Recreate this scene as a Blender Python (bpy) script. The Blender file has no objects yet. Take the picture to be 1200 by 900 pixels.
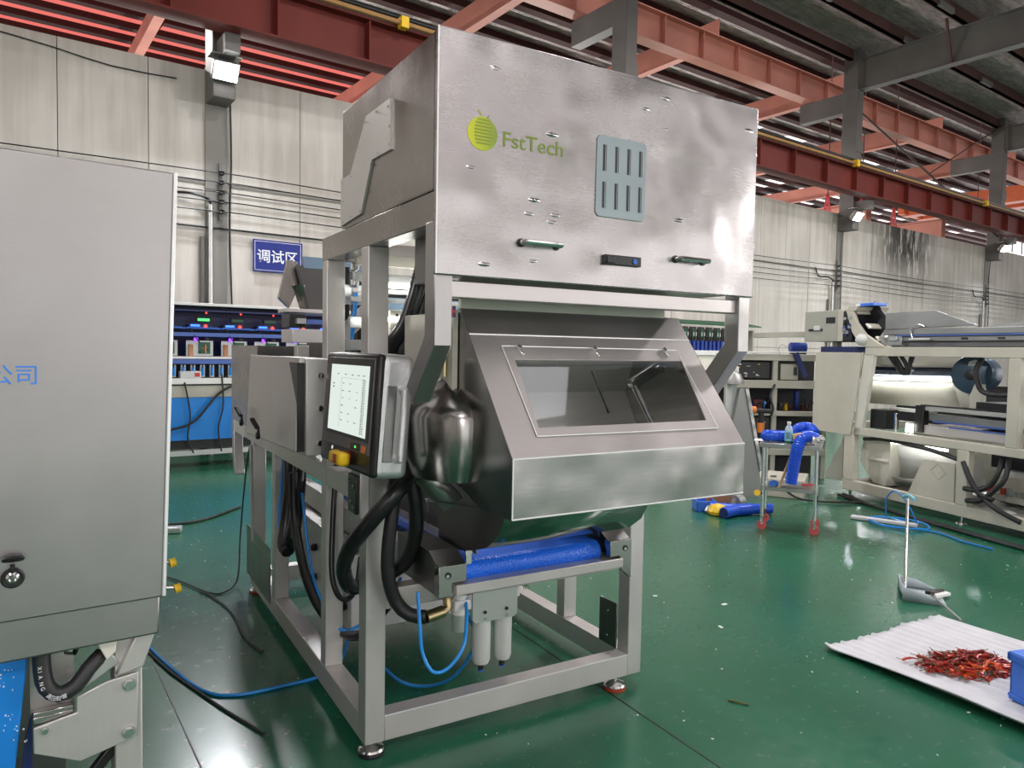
import bpy, bmesh, math, random
from mathutils import Vector, Matrix, Euler
random.seed(7)
R = math.radians
sc = bpy.context.scene
COL = sc.collection

# ---------------------------------------------------------------- camera, world, lamps, exposure
cam = bpy.data.cameras.new('camera'); cam_o = bpy.data.objects.new('camera', cam); COL.objects.link(cam_o)
cam.sensor_width = 36.0; cam.lens = 25.61; cam.clip_start = .05; cam.clip_end = 200
_f = Vector((0.58729, 0.80806, -0.04625)); _r = Vector((0.80927, -0.58718, 0.01722)); _u = Vector((0.01324, 0.04754, 0.99878))
cam_o.matrix_world = Matrix(((_r.x, _u.x, -_f.x, 0), (_r.y, _u.y, -_f.y, 0), (_r.z, _u.z, -_f.z, 1.5737), (0, 0, 0, 1)))
sc.camera = cam_o
sc.view_settings.view_transform = 'Standard'; sc.view_settings.look = 'None'
sc.view_settings.exposure = 0.0; sc.view_settings.gamma = 1.0; sc.view_settings.use_curve_mapping = False
wd = bpy.data.worlds.new('world'); sc.world = wd; wd.use_nodes = True
bg = wd.node_tree.nodes['Background']; bg.inputs[0].default_value = (1.0, .965, .97, 1); bg.inputs[1].default_value = 1.8

def area(name, loc, target, size, power, color=(1, 1, 1), sy=None):
    l = bpy.data.lights.new(name, 'AREA'); l.energy = power; l.color = color; l.size = size
    if sy: l.shape = 'RECTANGLE'; l.size_y = sy
    o = bpy.data.objects.new(name, l); COL.objects.link(o); o.location = loc
    o.rotation_euler = (Vector(target) - Vector(loc)).to_track_quat('-Z', 'Y').to_euler()
    return o
# unseen area lights added under the roof to light this hall
for i, (x, y, p) in enumerate(((-4, -5, 220), (2.5, -6.5, 380), (10, 6, 320), (5.5, 4.5, 260), (13, 1.5, 520), (20, 5, 260))):
    area('roof_fill_light', (x, y, 8.3), (x, y, 0), .7, p, (1.0, .955, .955))
# unseen area lights added to light the neighbouring bay
for x in (2, 16, 30):
    area('roof_fill_light', (x, 18, 8.5), (x, 18, 0), 1.2, 900, (1, .97, .94))
# unseen lights added to brighten the neighbouring bay's girder and roof from below
for x in (6, 18, 30):
    area('next_bay_uplight', (x, 24, 2.0), (x - 2, 13, 9.5), .8, 1000, (1, .95, .92))
# unseen light added at the left to brighten the machine's left side
area('left_fill_light', (-10.6, 4.0, 5.0), (0, 3.5, 1.2), .45, 420, (1, .965, .96))
# floodlights on the opposite wall of this hall, like the ones in view
for x, p in ((-6.0, 200), (17.5, 600), (22, 600)):
    area('opposite_floodlight', (x, -8.9, 5.0), (x * .3, 1.5, 0), .45, p, (1, .965, .96))

# ---------------------------------------------------------------- materials
MATS = {}
def new_mat(name):
    m = bpy.data.materials.new(name); m.use_nodes = True; MATS[name] = m
    return m, m.node_tree.nodes, m.node_tree.links, m.node_tree.nodes['Principled BSDF']
def coords(n, l, scale=(1, 1, 1), rot=(0, 0, 0)):
    tc = n.new('ShaderNodeTexCoord'); mp = n.new('ShaderNodeMapping'); mp.inputs['Scale'].default_value = scale; mp.inputs['Rotation'].default_value = rot
    l.new(tc.outputs['Object'], mp.inputs[0]); return mp.outputs[0]
def noise(n, l, vec, scale, detail=3, rough=.5):
    t = n.new('ShaderNodeTexNoise'); t.inputs['Scale'].default_value = scale; t.inputs['Detail'].default_value = detail; t.inputs['Roughness'].default_value = rough
    l.new(vec, t.inputs['Vector']); return t.outputs[0]
def ramp(n, l, fac, stops):
    r = n.new('ShaderNodeValToRGB'); e = r.color_ramp.elements
    while len(e) < len(stops): e.new(.5)
    for k, (p, c) in zip(e, stops): k.position = p; k.color = (*c, 1) if len(c) == 3 else c
    l.new(fac, r.inputs[0]); return r.outputs[0]
def g(v): return (v, v, v)
def bump(n, l, h, strength, dist=.01, prev=None):
    b = n.new('ShaderNodeBump'); b.inputs['Strength'].default_value = strength; b.inputs['Distance'].default_value = dist
    l.new(h, b.inputs['Height'])
    if prev: l.new(prev, b.inputs['Normal'])
    return b.outputs[0]
def plain(name, col, rough=.5, metal=0.0, bmp=0, scale=40, emit=None, estr=0, var=0, spec=None):
    m, n, l, p = new_mat(name)
    p.inputs['Base Color'].default_value = (*col, 1); p.inputs['Roughness'].default_value = rough; p.inputs['Metallic'].default_value = metal
    if spec is not None: p.inputs['Specular IOR Level'].default_value = spec
    if emit: p.inputs['Emission Color'].default_value = (*emit, 1); p.inputs['Emission Strength'].default_value = estr
    v = coords(n, l); t = noise(n, l, v, scale, 4)
    if bmp: l.new(bump(n, l, t, bmp), p.inputs['Normal'])
    d = var or .06
    c = ramp(n, l, noise(n, l, v, scale * .12, 5), [(.3, tuple(max(0, k * (1 - d)) for k in col)), (.7, tuple(min(1, k * (1 + d)) for k in col))])
    l.new(c, p.inputs['Base Color'])
    return m
def brushed(name, col=(.56, .55, .53), rough=.27, brush=(2, 2, 120), wave=.15, wscale=2.2, dents=0, aniso=.0, spread=.10, metal=1.0):
    """stainless sheet: fine brush lines, gentle oil-canning, optional small dents"""
    m, n, l, p = new_mat(name)
    p.inputs['Metallic'].default_value = metal
    fine = noise(n, l, coords(n, l, tuple(k * 2.2 for k in brush)), 3.0, 4, .65)
    smudge = noise(n, l, coords(n, l), 2.6, 6, .65)
    wt = n.new('ShaderNodeMath'); wt.operation = 'MULTIPLY'; wt.inputs[1].default_value = .45; l.new(fine, wt.inputs[0])
    mix = n.new('ShaderNodeMath'); mix.operation = 'ADD'; l.new(wt.outputs[0], mix.inputs[0]); l.new(smudge, mix.inputs[1])
    rr = n.new('ShaderNodeMapRange'); rr.inputs[1].default_value = .45; rr.inputs[2].default_value = 1.0; rr.inputs[3].default_value = rough - spread; rr.inputs[4].default_value = rough + spread
    l.new(mix.outputs[0], rr.inputs[0]); l.new(rr.outputs[0], p.inputs['Roughness'])
    l.new(ramp(n, l, mix.outputs[0], [(.5, tuple(k * .86 for k in col)), (.95, col)]), p.inputs['Base Color'])
    nb = bump(n, l, noise(n, l, coords(n, l), wscale, 1), wave, .06)
    if dents:
        v = n.new('ShaderNodeTexVoronoi'); v.inputs['Scale'].default_value = 7.5; v.feature = 'SMOOTH_F1'; v.inputs['Smoothness'].default_value = .3
        l.new(coords(n, l, (.8, 1, 2.6)), v.inputs['Vector'])
        rd = ramp(n, l, v.outputs['Distance'], [(.02, g(0)), (.15, g(1))])
        msk = ramp(n, l, noise(n, l, coords(n, l), 2.3, 1), [(.46, g(0)), (.58, g(1))])
        inv = n.new('ShaderNodeMath'); inv.operation = 'SUBTRACT'; inv.inputs[0].default_value = 1; l.new(rd, inv.inputs[1])
        mu = n.new('ShaderNodeMath'); mu.operation = 'MULTIPLY'; l.new(inv.outputs[0], mu.inputs[0]); l.new(msk, mu.inputs[1])
        nb = bump(n, l, mu.outputs[0], dents, .008, nb)
    l.new(nb, p.inputs['Normal'])
    return m
S_BOX = brushed('steel_dented', (.48, .46, .455), .25, (2, 2, 60), .36, 3.6, .8, spread=.11)
S_SIDE = brushed('steel_side', (.40, .375, .355), .25, (60, 60, 2), .12, 1.6, spread=.07)
S_FRAME = brushed('steel_frame', (.62, .60, .575), .42, (40, 40, 2), .05, 2, spread=.06, metal=.65)
S_RAIL = brushed('steel_rail', (.64, .61, .59), .42, (2, 2, 50), .05, 2, spread=.06, metal=.6)
S_HOOD = brushed('steel_hood', (.62, .58, .565), .34, (2, 50, 50), .12, 2.6, spread=.08, metal=.85)
S_FACE = brushed('steel_bent_face', (.50, .48, .47), .20, (2, 60, 60), .35, 4.5, spread=.07)
S_CHUTE = brushed('steel_polished', (.50, .485, .47), .13, (3, 3, 50), .04, 2, spread=.05)
S_CONE = brushed('steel_cone', (.36, .35, .335), .20, (40, 40, 2), .06, 2, spread=.05)
S_DARK = brushed('steel_dull', (.24, .235, .23), .34, (3, 3, 60), .08, 3)
S_LEFT = brushed('steel_cabinet', (.45, .435, .43), .36, (1.2, 1.2, 90), .14, 1.8, spread=.08)
S_ARM = brushed('steel_arm', (.46, .445, .435), .34, (6, 6, 6), .10, 5, spread=.09, metal=.9)  # frame steel toned darker to offset the strong light on the arms
S_BEAM = brushed('steel_beam', (.55, .52, .505), .32, (2, 60, 60), .06, 2, spread=.07, metal=.9)
S_COVER = brushed('steel_cover', (.74, .71, .69), .36, (40, 40, 2), .10, 2, spread=.06, metal=.5)  # lighter steel copy makes up for weak light on the box cover
EDGE_GLINT = plain('edge_glint', (.85, .85, .85), .35, .4)  # pale colour for painted edge highlights
S_CAST = plain('cast_aluminium', (.78, .78, .79), .42, .85, .25, 500)
ZINC = plain('zinc_plate', (.45, .46, .45), .35, .9, .1, 30)
WHITEPAINT = plain('white_paint', (.70, .70, .68), .45)
PALE = plain('pale_sheet', (.55, .56, .55), .30, .6)
PALE2 = plain('pale_box_sheet', (.60, .60, .58), .35, .2)
BLACK = plain('black_plastic', (.012, .012, .013), .35)
RUBBER = plain('black_rubber', (.016, .016, .017), .48, 0, .1, 200)
HOSE = plain('black_hose', (.012, .012, .013), .32)
CHROME = plain('chrome', (.75, .75, .74), .12, 1.0)
BRASS = plain('brass', (.50, .40, .22), .28, 1.0)
BLUEBTN = plain('blue_button', (.02, .12, .55), .3)
YELLOW = plain('yellow_plastic', (.80, .50, .01), .4)
REDDARK = plain('dark_red_plastic', (.28, .03, .01), .4)
ORANGE = plain('orange_plastic', (.75, .22, .03), .4)
RED = plain('red_plastic', (.55, .04, .04), .45)
CASTOR_RED = plain('castor_red', (.60, .10, .10), .5)
BELT_M, _n, _l, _p = new_mat('blue_belt')
_p.inputs['Base Color'].default_value = (.01, .14, .8, 1); _p.inputs['Roughness'].default_value = .34
_v = _n.new('ShaderNodeTexVoronoi'); _v.inputs['Scale'].default_value = 130; _l.new(coords(_n, _l), _v.inputs['Vector'])
_l.new(bump(_n, _l, _v.outputs['Distance'], .6, .003), _p.inputs['Normal'])
_l.new(ramp(_n, _l, _v.outputs['Distance'], [(.2, (.008, .10, .66)), (.6, (.014, .17, .88))]), _p.inputs['Base Color'])
TUBE = plain('blue_air_tube', (.02, .26, .72), .25)
DUCT = plain('blue_duct', (.01, .08, .62), .28)
CRATE = plain('blue_crate', (.04, .17, .68), .38)
BLUEPANEL = plain('blue_panel', (.01, .20, .62), .32, 0, 0, 30)
BLUEBAR = plain('blue_bar', (.07, .13, .40), .4)
NAVY = plain('navy', (.01, .02, .10), .4)
BEIGE = plain('beige_paint', (.56, .53, .445), .42, 0, .02, 30)
BEIGE2 = plain('grey_beige_paint', (.40, .39, .33), .45)
GREYSHEET = brushed('galvanised_grey', (.34, .34, .33), .42, (3, 3, 20), .08, 3)
CREAM = plain('cream_sheet', (.66, .64, .56), .45)
PCB = plain('green_board', (.01, .10, .05), .4)
DARKBOX = plain('dark_recess', (.008, .008, .012), .5)
MOTOR = plain('dark_blue_motor', (.045, .085, .13), .35, .3)
WOOD = plain('pale_wood', (.60, .40, .22), .6, 0, .1, 60)
CARD = plain('cardboard', (.42, .20, .10), .8)
FOAM = plain('white_foam', (.56, .56, .59), .7, 0, .15, 60)
PAPER = plain('white_tissue', (.72, .72, .70), .8)
GREENPAINT = plain('green_paint', (.012, .08, .035), .55, spec=.25)
DARKGREY = plain('dark_grey_sheet', (.085, .082, .08), .45, .3)
DEEPBLUE = plain('deep_blue_paint', (.010, .035, .24), .35)
MAROON = plain('maroon', (.10, .018, .016), .5)
RUST = plain('rust_brown', (.16, .06, .03), .6)
LABELBLUE = plain('label_blue', (.20, .48, .62), .35)
PINK = plain('pink_plastic', (.75, .15, .40), .4)
VENT = plain('vent_grey', (.30, .36, .38), .32, .2)
LOGO = plain('logo_green', (.20, .27, .035), .5)
LOGO_D = plain('logo_stripe', (.26, .32, .03), .5)
TXT_BLUE = plain('text_blue', (.04, .24, .80), .5)
TXT_WHITE = plain('text_white', (.72, .74, .78), .5)
TXT_GREY = plain('text_grey', (.06, .07, .07), .6)
SIGN = plain('sign_blue', (.008, .020, .19), .2)
def emit(name, col, s):
    m, n, l, p = new_mat(name); p.inputs['Base Color'].default_value = (.02, .02, .02, 1)
    p.inputs['Emission Color'].default_value = (*col, 1); p.inputs['Emission Strength'].default_value = s; return m
E_FLOOD = emit('flood_lens', (.95, .98, 1), 25)
E_TUBE = emit('tube_light', (1, 1, .93), 11)
E_SCREEN = emit('lit_screen', (.80, .90, .83), .92)
E_BLUE = emit('led_blue', (.02, .10, 1), 5)
E_RED = emit('led_red', (1, .03, .02), 5)
E_GREEN = emit('led_green', (.05, 1, .12), 3)
E_PURPLE = emit('led_purple', (.25, .05, 1), 3)
E_SKY = emit('skylight_white', (1, .93, .92), 1.8)
E_ROOFFILL = emit('roof_fill_glow', (1, .955, .965), 2.0)
E_REDROOF = emit('red_roof_glow', (1, .20, .17), .85)
E_WIN = emit('bright_window', (.95, .98, 1), 3)
# logo disc: flat printed gradient from yellow green to green
LOGO_G, _n, _l, _p = new_mat('logo_gradient'); _p.inputs['Roughness'].default_value = .5
_sx = _n.new('ShaderNodeSeparateXYZ'); _l.new(coords(_n, _l), _sx.inputs[0])
_mr = _n.new('ShaderNodeMapRange'); _mr.inputs[1].default_value = .10; _mr.inputs[2].default_value = .20; _l.new(_sx.outputs[0], _mr.inputs[0])
_l.new(ramp(_n, _l, _mr.outputs[0], [(0, (.60, .62, .02)), (.55, (.42, .50, .02)), (1, (.20, .30, .04))]), _p.inputs['Base Color'])
# window glass of the hood: clear sheet with mirror reflection
GLASS = bpy.data.materials.new('clear_sheet'); GLASS.use_nodes = True; _n = GLASS.node_tree.nodes; _l = GLASS.node_tree.links; _n.remove(_n['Principled BSDF'])
_t = _n.new('ShaderNodeBsdfTransparent'); _t.inputs[0].default_value = (.72, .75, .77, 1); _g = _n.new('ShaderNodeBsdfGlossy'); _g.inputs['Roughness'].default_value = .03
_g.inputs[0].default_value = (.85, .88, .92, 1)
_fr = _n.new('ShaderNodeFresnel'); _fr.inputs[0].default_value = 2.1; _ms = _n.new('ShaderNodeMixShader')
_l.new(_fr.outputs[0], _ms.inputs[0]); _l.new(_t.outputs[0], _ms.inputs[1]); _l.new(_g.outputs[0], _ms.inputs[2]); _l.new(_ms.outputs[0], _n['Material Output'].inputs[0])
BOTTLE = bpy.data.materials.new('bottle_plastic'); BOTTLE.use_nodes = True; _p = BOTTLE.node_tree.nodes['Principled BSDF']
_p.inputs['Base Color'].default_value = (.75, .88, .92, 1); _p.inputs['Roughness'].default_value = .1; _p.inputs['Transmission Weight'].default_value = .6
# epoxy floor
FLOOR, _n, _l, _p = new_mat('green_epoxy')
_c = coords(_n, _l)
_a = noise(_n, _l, _c, .9, 6, .6); _b = noise(_n, _l, coords(_n, _l, (1, 1, 1)), 14, 5, .65)
_base = ramp(_n, _l, _a, [(.3, (.011, .094, .048)), (.55, (.015, .113, .060)), (.75, (.024, .130, .072))])
_sc = noise(_n, _l, coords(_n, _l, (3, 40, 1), (0, 0, .6)), 2.5, 6, .8)
_mx = _n.new('ShaderNodeMixRGB'); _mx.inputs[2].default_value = (.07, .15, .105, 1)
_l.new(ramp(_n, _l, _sc, [(.63, g(0)), (.76, g(.4))]), _mx.inputs[0]); _l.new(_base, _mx.inputs[1]); _l.new(_mx.outputs[0], _p.inputs['Base Color'])
_mr = _n.new('ShaderNodeMapRange'); _mr.inputs[1].default_value = .3; _mr.inputs[2].default_value = .75; _mr.inputs[3].default_value = .20; _mr.inputs[4].default_value = .30
_l.new(_b, _mr.inputs[0]); _l.new(_mr.outputs[0], _p.inputs['Roughness']); _p.inputs['Specular IOR Level'].default_value = .5
_l.new(bump(_n, _l, noise(_n, _l, _c, 3, 2), .02, .02), _p.inputs['Normal'])
# precast wall panels with rain streaks; black mould on the upper wall between the second and third lamp
WALL, _n, _l, _p = new_mat('precast_wall'); _p.inputs['Roughness'].default_value = .75
_st = noise(_n, _l, coords(_n, _l, (3.5, 3.5, .22)), 1.6, 6, .62); _bl = noise(_n, _l, coords(_n, _l), .7, 4)
_ad = _n.new('ShaderNodeMath'); _ad.operation = 'ADD'; _l.new(_st, _ad.inputs[0]); _l.new(_bl, _ad.inputs[1])
_hf = _n.new('ShaderNodeMath'); _hf.operation = 'MULTIPLY'; _hf.inputs[1].default_value = .5; _l.new(_ad.outputs[0], _hf.inputs[0])
_w = ramp(_n, _l, _hf.outputs[0], [(.40, (.46, .425, .38)), (.5, (.55, .515, .47)), (.59, (.62, .585, .54))])
_mx = _n.new('ShaderNodeMixRGB'); _mx.inputs[2].default_value = (.035, .033, .028, 1); _l.new(_w, _mx.inputs[1])
_tc = _n.new('ShaderNodeTexCoord'); _s = _n.new('ShaderNodeSeparateXYZ'); _l.new(_tc.outputs['Object'], _s.inputs[0])
_m1 = _n.new('ShaderNodeMapRange'); _m1.inputs[1].default_value = 2.8; _m1.inputs[2].default_value = .3; _m1.interpolation_type = 'SMOOTHSTEP'
_d = _n.new('ShaderNodeMath'); _d.operation = 'SUBTRACT'; _d.inputs[1].default_value = 22.6; _l.new(_s.outputs[0], _d.inputs[0])
_ab = _n.new('ShaderNodeMath'); _ab.operation = 'ABSOLUTE'; _l.new(_d.outputs[0], _ab.inputs[0]); _l.new(_ab.outputs[0], _m1.inputs[0])
_m2 = _n.new('ShaderNodeMapRange'); _m2.inputs[1].default_value = 3.5; _m2.inputs[2].default_value = 4.7; _l.new(_s.outputs[2], _m2.inputs[0])
_sp = ramp(_n, _l, noise(_n, _l, coords(_n, _l, (5, 5, .8)), 1.1, 6, .7), [(.41, g(0)), (.50, g(1))])
_u1 = _n.new('ShaderNodeMath'); _u1.operation = 'MULTIPLY'; _l.new(_m1.outputs[0], _u1.inputs[0]); _l.new(_m2.outputs[0], _u1.inputs[1])
_u2 = _n.new('ShaderNodeMath'); _u2.operation = 'MULTIPLY'; _l.new(_u1.outputs[0], _u2.inputs[0]); _l.new(_sp, _u2.inputs[1]); _l.new(_u2.outputs[0], _mx.inputs[0])
_l.new(_mx.outputs[0], _p.inputs['Base Color']); _l.new(bump(_n, _l, noise(_n, _l, coords(_n, _l), 25, 4), .12, .01), _p.inputs['Normal'])
CONC = plain('column_paint', (.22, .21, .19), .65, 0, .08, 20)
STEELGREY = plain('grey_steel_paint', (.125, .115, .108), .5, 0, .05, 10, var=.2)
REDOX = plain('red_oxide', (.135, .020, .014), .6, 0, .04, 8, var=.18, spec=.25)
REDPINK = plain('red_oxide_pale', (.50, .19, .14), .55, 0, .04, 8, var=.15)  # paler, pinker copy of the red oxide
ORANGEP = plain('crane_orange', (.62, .13, .05), .45)
PURLIN = plain('purlin_brown', (.075, .030, .025), .6)
PURLIN2 = plain('purlin_dark', (.045, .016, .015), .7, spec=.2)
YPIPE = plain('ochre_pipe', (.36, .19, .06), .5)
# foil insulation under the roof sheets: quilted net
def foil(name, k, tint):
    m, n, l, p = new_mat(name); p.inputs['Metallic'].default_value = .15; p.inputs['Roughness'].default_value = .5
    f1 = noise(n, l, coords(n, l, (1.2, 6, 1)), 2.0, 6, .7)
    l.new(ramp(n, l, f1, [(.35, tuple(.26 * k * t for t in tint)), (.5, tuple(.44 * k * t for t in tint)), (.68, tuple(.70 * k * t for t in tint))]), p.inputs['Base Color'])
    wv = n.new('ShaderNodeTexWave'); wv.inputs['Scale'].default_value = 5; wv.inputs['Distortion'].default_value = 3; l.new(coords(n, l, (1, .35, 1)), wv.inputs['Vector'])
    l.new(bump(n, l, wv.outputs[1], .5, .05, bump(n, l, f1, .8, .08)), p.inputs['Normal']); return m
FOIL = foil('foil_insulation', .8, (1, .76, .75)); FOIL2 = foil('foil_insulation_next', 1.0, (1, .88, .88))  # pink tint counters green floor bounce; next-bay copy toned lighter as if better lit

# ---------------------------------------------------------------- geometry helpers
class MB:
    def __init__(s): s.b = bmesh.new()
    def poly(s, vs, fs):
        v = [s.b.verts.new(p) for p in vs]
        for f in fs:
            try: s.b.faces.new([v[i] for i in f])
            except ValueError: pass
        return s
    def box(s, x0, x1, y0, y1, z0, z1):
        return s.poly([(x, y, z) for x in (x0, x1) for y in (y0, y1) for z in (z0, z1)],
                      [(0, 1, 3, 2), (4, 6, 7, 5), (0, 4, 5, 1), (2, 3, 7, 6), (0, 2, 6, 4), (1, 5, 7, 3)])
    def bar(s, p0, p1, w, h, up=(0, 0, 1)):
        """rectangular bar between two points, w sideways, h along up"""
        a, b = Vector(p0), Vector(p1); d = (b - a).normalized(); side = d.cross(Vector(up))
        if side.length < 1e-4: side = Vector((1, 0, 0))
        side.normalize(); u = side.cross(d)
        vs = [p + side * i * w / 2 + u * j * h / 2 for p in (a, b) for i, j in ((-1, -1), (1, -1), (1, 1), (-1, 1))]
        return s.poly(vs, [(0, 3, 2, 1), (4, 5, 6, 7), (0, 1, 5, 4), (1, 2, 6, 5), (2, 3, 7, 6), (3, 0, 4, 7)])
    def prism(s, pts, axis, lo, hi):
        """polygon in the two other axes (in x,y,z order) extruded along axis"""
        def mk(p, t):
            return {'x': (t, p[0], p[1]), 'y': (p[0], t, p[1]), 'z': (p[0], p[1], t)}[axis]
        n = len(pts)
        return s.poly([mk(p, lo) for p in pts] + [mk(p, hi) for p in pts],
                      [tuple(range(n))[::-1], tuple(range(n, 2 * n))] + [(i, (i + 1) % n, n + (i + 1) % n, n + i) for i in range(n)])
    def cyl(s, p0, p1, r0, r1=None, n=16):
        a, b = Vector(p0), Vector(p1); r1 = r0 if r1 is None else r1
        q = (b - a).to_track_quat('Z', 'Y')
        vs = [p + q @ Vector((r * math.cos(2 * math.pi * i / n), r * math.sin(2 * math.pi * i / n), 0)) for p, r in ((a, r0), (b, r1)) for i in range(n)]
        return s.poly(vs, [tuple(range(n))[::-1], tuple(range(n, 2 * n))] + [(i, (i + 1) % n, n + (i + 1) % n, n + i) for i in range(n)])
    def lathe(s, prof, c=(0, 0, 0), n=20, a0=0, a1=360):
        full = abs(a1 - a0) >= 360; m = n if full else n + 1
        vs = []
        for r, z in prof:
            for i in range(m):
                t = R(a0 + (a1 - a0) * i / n); vs.append((c[0] + r * math.cos(t), c[1] + r * math.sin(t), c[2] + z))
        fs = []
        for k in range(len(prof) - 1):
            for i in range(n):
                j = (i + 1) % m; fs.append((k * m + i, k * m + j, (k + 1) * m + j, (k + 1) * m + i))
        if full: fs += [tuple(range(m))[::-1], tuple(range((len(prof) - 1) * m, len(prof) * m))]
        return s.poly(vs, fs)
    def tube(s, pts, r, n=10, step=None, rib=0, ribs=.012):
        P = smooth_path(pts, step or max(.012, r * .8) if not rib else ribs / 2)
        up = Vector((0, 0, 1)); d0 = (P[1] - P[0]).normalized()
        nrm = d0.cross(up) if abs(d0.z) < .95 else d0.cross(Vector((1, 0, 0))); nrm.normalize()
        vs = []; N = len(P)
        for i, p in enumerate(P):
            d = (P[min(i + 1, N - 1)] - P[max(i - 1, 0)]).normalized()
            nrm = (nrm - d * nrm.dot(d)).normalized(); bn = d.cross(nrm)
            rr = r * (1 + (rib if i % 2 else -rib)) if rib else r
            for k in range(n):
                t = 2 * math.pi * k / n; vs.append(p + nrm * rr * math.cos(t) + bn * rr * math.sin(t))
        fs = [(i * n + k, i * n + (k + 1) % n, (i + 1) * n + (k + 1) % n, (i + 1) * n + k) for i in range(N - 1) for k in range(n)]
        fs += [tuple(range(n))[::-1], tuple(range((N - 1) * n, N * n))]
        return s.poly(vs, fs)
    def ball(s, c, r, sz=1.0, n=12):
        prof = [(r * math.sin(math.pi * k / 8), -r * sz * math.cos(math.pi * k / 8)) for k in range(1, 8)]
        return s.lathe(prof, c, n)
    def build(s, name, mat, parent=None, bev=0, smooth=True, loc=None, rot=None, solid=0):
        bmesh.ops.recalc_face_normals(s.b, faces=s.b.faces[:])
        me = bpy.data.meshes.new(name); s.b.to_mesh(me); s.b.free()
        if smooth and len(me.polygons):
            me.polygons.foreach_set('use_smooth', [True] * len(me.polygons)); me.set_sharp_from_angle(angle=R(38))
        o = bpy.data.objects.new(name, me); COL.objects.link(o)
        for m in (mat if isinstance(mat, (list, tuple)) else [mat]): me.materials.append(m)
        if parent: o.parent = parent
        if loc: o.location = loc
        if rot: o.rotation_euler = rot
        if solid: md = o.modifiers.new('thick', 'SOLIDIFY'); md.thickness = solid; md.offset = 0
        if bev:
            md = o.modifiers.new('bevel', 'BEVEL'); md.width = bev; md.segments = 2; md.limit_method = 'ANGLE'; md.angle_limit = R(40)
        return o
def smooth_path(pts, step):
    P = [Vector(p) for p in pts]
    if len(P) == 2:
        k = max(2, int((P[1] - P[0]).length / step)); return [P[0].lerp(P[1], i / k) for i in range(k + 1)]
    out = []
    for i in range(len(P) - 1):
        a = P[i - 1] if i else P[0] * 2 - P[1]; b = P[i]; c = P[i + 1]; d = P[i + 2] if i + 2 < len(P) else P[-1] * 2 - P[-2]
        k = max(2, int((c - b).length / step))
        for j in range(k):
            t = j / k; out.append(.5 * ((2 * b) + (c - a) * t + (2 * a - 5 * b + 4 * c - d) * t * t + (3 * b - a - 3 * c + d) * t ** 3))
    out.append(P[-1]); return out
def empty(name, loc=(0, 0, 0), rz=0):
    o = bpy.data.objects.new(name, None); COL.objects.link(o); o.location = loc; o.rotation_euler = (0, 0, R(rz)); o.empty_display_size = .1; return o
def tag(o, label=None, cat=None, group=None, kind=None):
    if label: o['label'] = label
    if cat: o['category'] = cat
    if group: o['group'] = group
    if kind: o['kind'] = kind
    return o
def thing(name, label, cat, loc=(0, 0, 0), rz=0, group=None): return tag(empty(name, loc, rz), label, cat, group)
def lab(o, text): o['label'] = text; return o
def dup(o, loc=None, rz=None, label=None, parent=None):
    c = o.copy(); COL.objects.link(c)
    if parent: c.parent = parent
    if loc: c.location = loc
    if rz is not None: c.rotation_euler.z = R(rz)
    if label: c['label'] = label
    for ch in [k for k in bpy.data.objects if k.parent == o]: dup(ch, parent=c)
    return c
def text_mesh(name, body, size, mat, parent, loc, rot, sx=1.0, ext=.0006, align='LEFT', bold=0.0):
    c = bpy.data.curves.new(name, 'FONT'); c.body = body; c.size = size; c.extrude = ext; c.align_x = align; c.offset = bold
    t = bpy.data.objects.new(name + '_tmp', c); COL.objects.link(t)
    bpy.context.view_layer.update()
    me = bpy.data.meshes.new_from_object(t.evaluated_get(bpy.context.evaluated_depsgraph_get()))
    bpy.data.objects.remove(t); bpy.data.curves.remove(c)
    o = bpy.data.objects.new(name, me); COL.objects.link(o); me.materials.clear(); me.materials.append(mat)
    o.parent = parent; o.location = loc; o.rotation_euler = rot; o.scale = (sx, 1, 1); return o
# ================================================================ the hall
fl = MB().box(-16, 46, -14, 42, -.12, 0).build('floor', FLOOR, smooth=False); tag(fl, kind='structure')
# wall of precast panels, three courses
wl = MB().box(-8, 46, 11.06, 11.2, 0, 5.40).build('wall_back', CONC, smooth=False); tag(wl, kind='structure')
k = 0; x = -7.55
while x < 44:
    for z0, z1 in ((0, 1.75), (1.76, 3.88), (3.89, 5.43)):
        d = random.uniform(0, .008)
        MB().box(x, x + 1.035, 11.0 - d, 11.06, z0, z1).build('wall_panel', WALL, wl, smooth=False)
    x += 1.045
MB().box(-8, 46, 10.985, 11.0, 3.84, 3.875).build('wall_rail', CONC, wl, smooth=False)
# the other sides of the hall, behind the camera
wf_ = MB().box(-12, 40, -9.6, -9.4, 4.1, 5.4).box(-12, -7.5, -9.6, -9.4, 0, 4.1).box(-1.2, .8, -9.6, -9.4, 0, 4.1).box(13, 40, -9.6, -9.4, 0, 4.1).build('wall_front', WALL, smooth=False); tag(wf_, kind='structure')
for x in (-8, 0, 15): MB().box(x - .15, x + .15, -9.4, -9.1, 0, 9.7).build('pilaster', CONC, wf_, smooth=False)
MB().box(-12, 40, -9.3, -9.0, 5.7, 6.3).build('girder', REDOX, wf_, smooth=False)
wl_ = MB().box(-11.2, -11, -9.4, 11, 0, 8).build('wall_left', WALL, smooth=False); tag(wl_, kind='structure')
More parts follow.
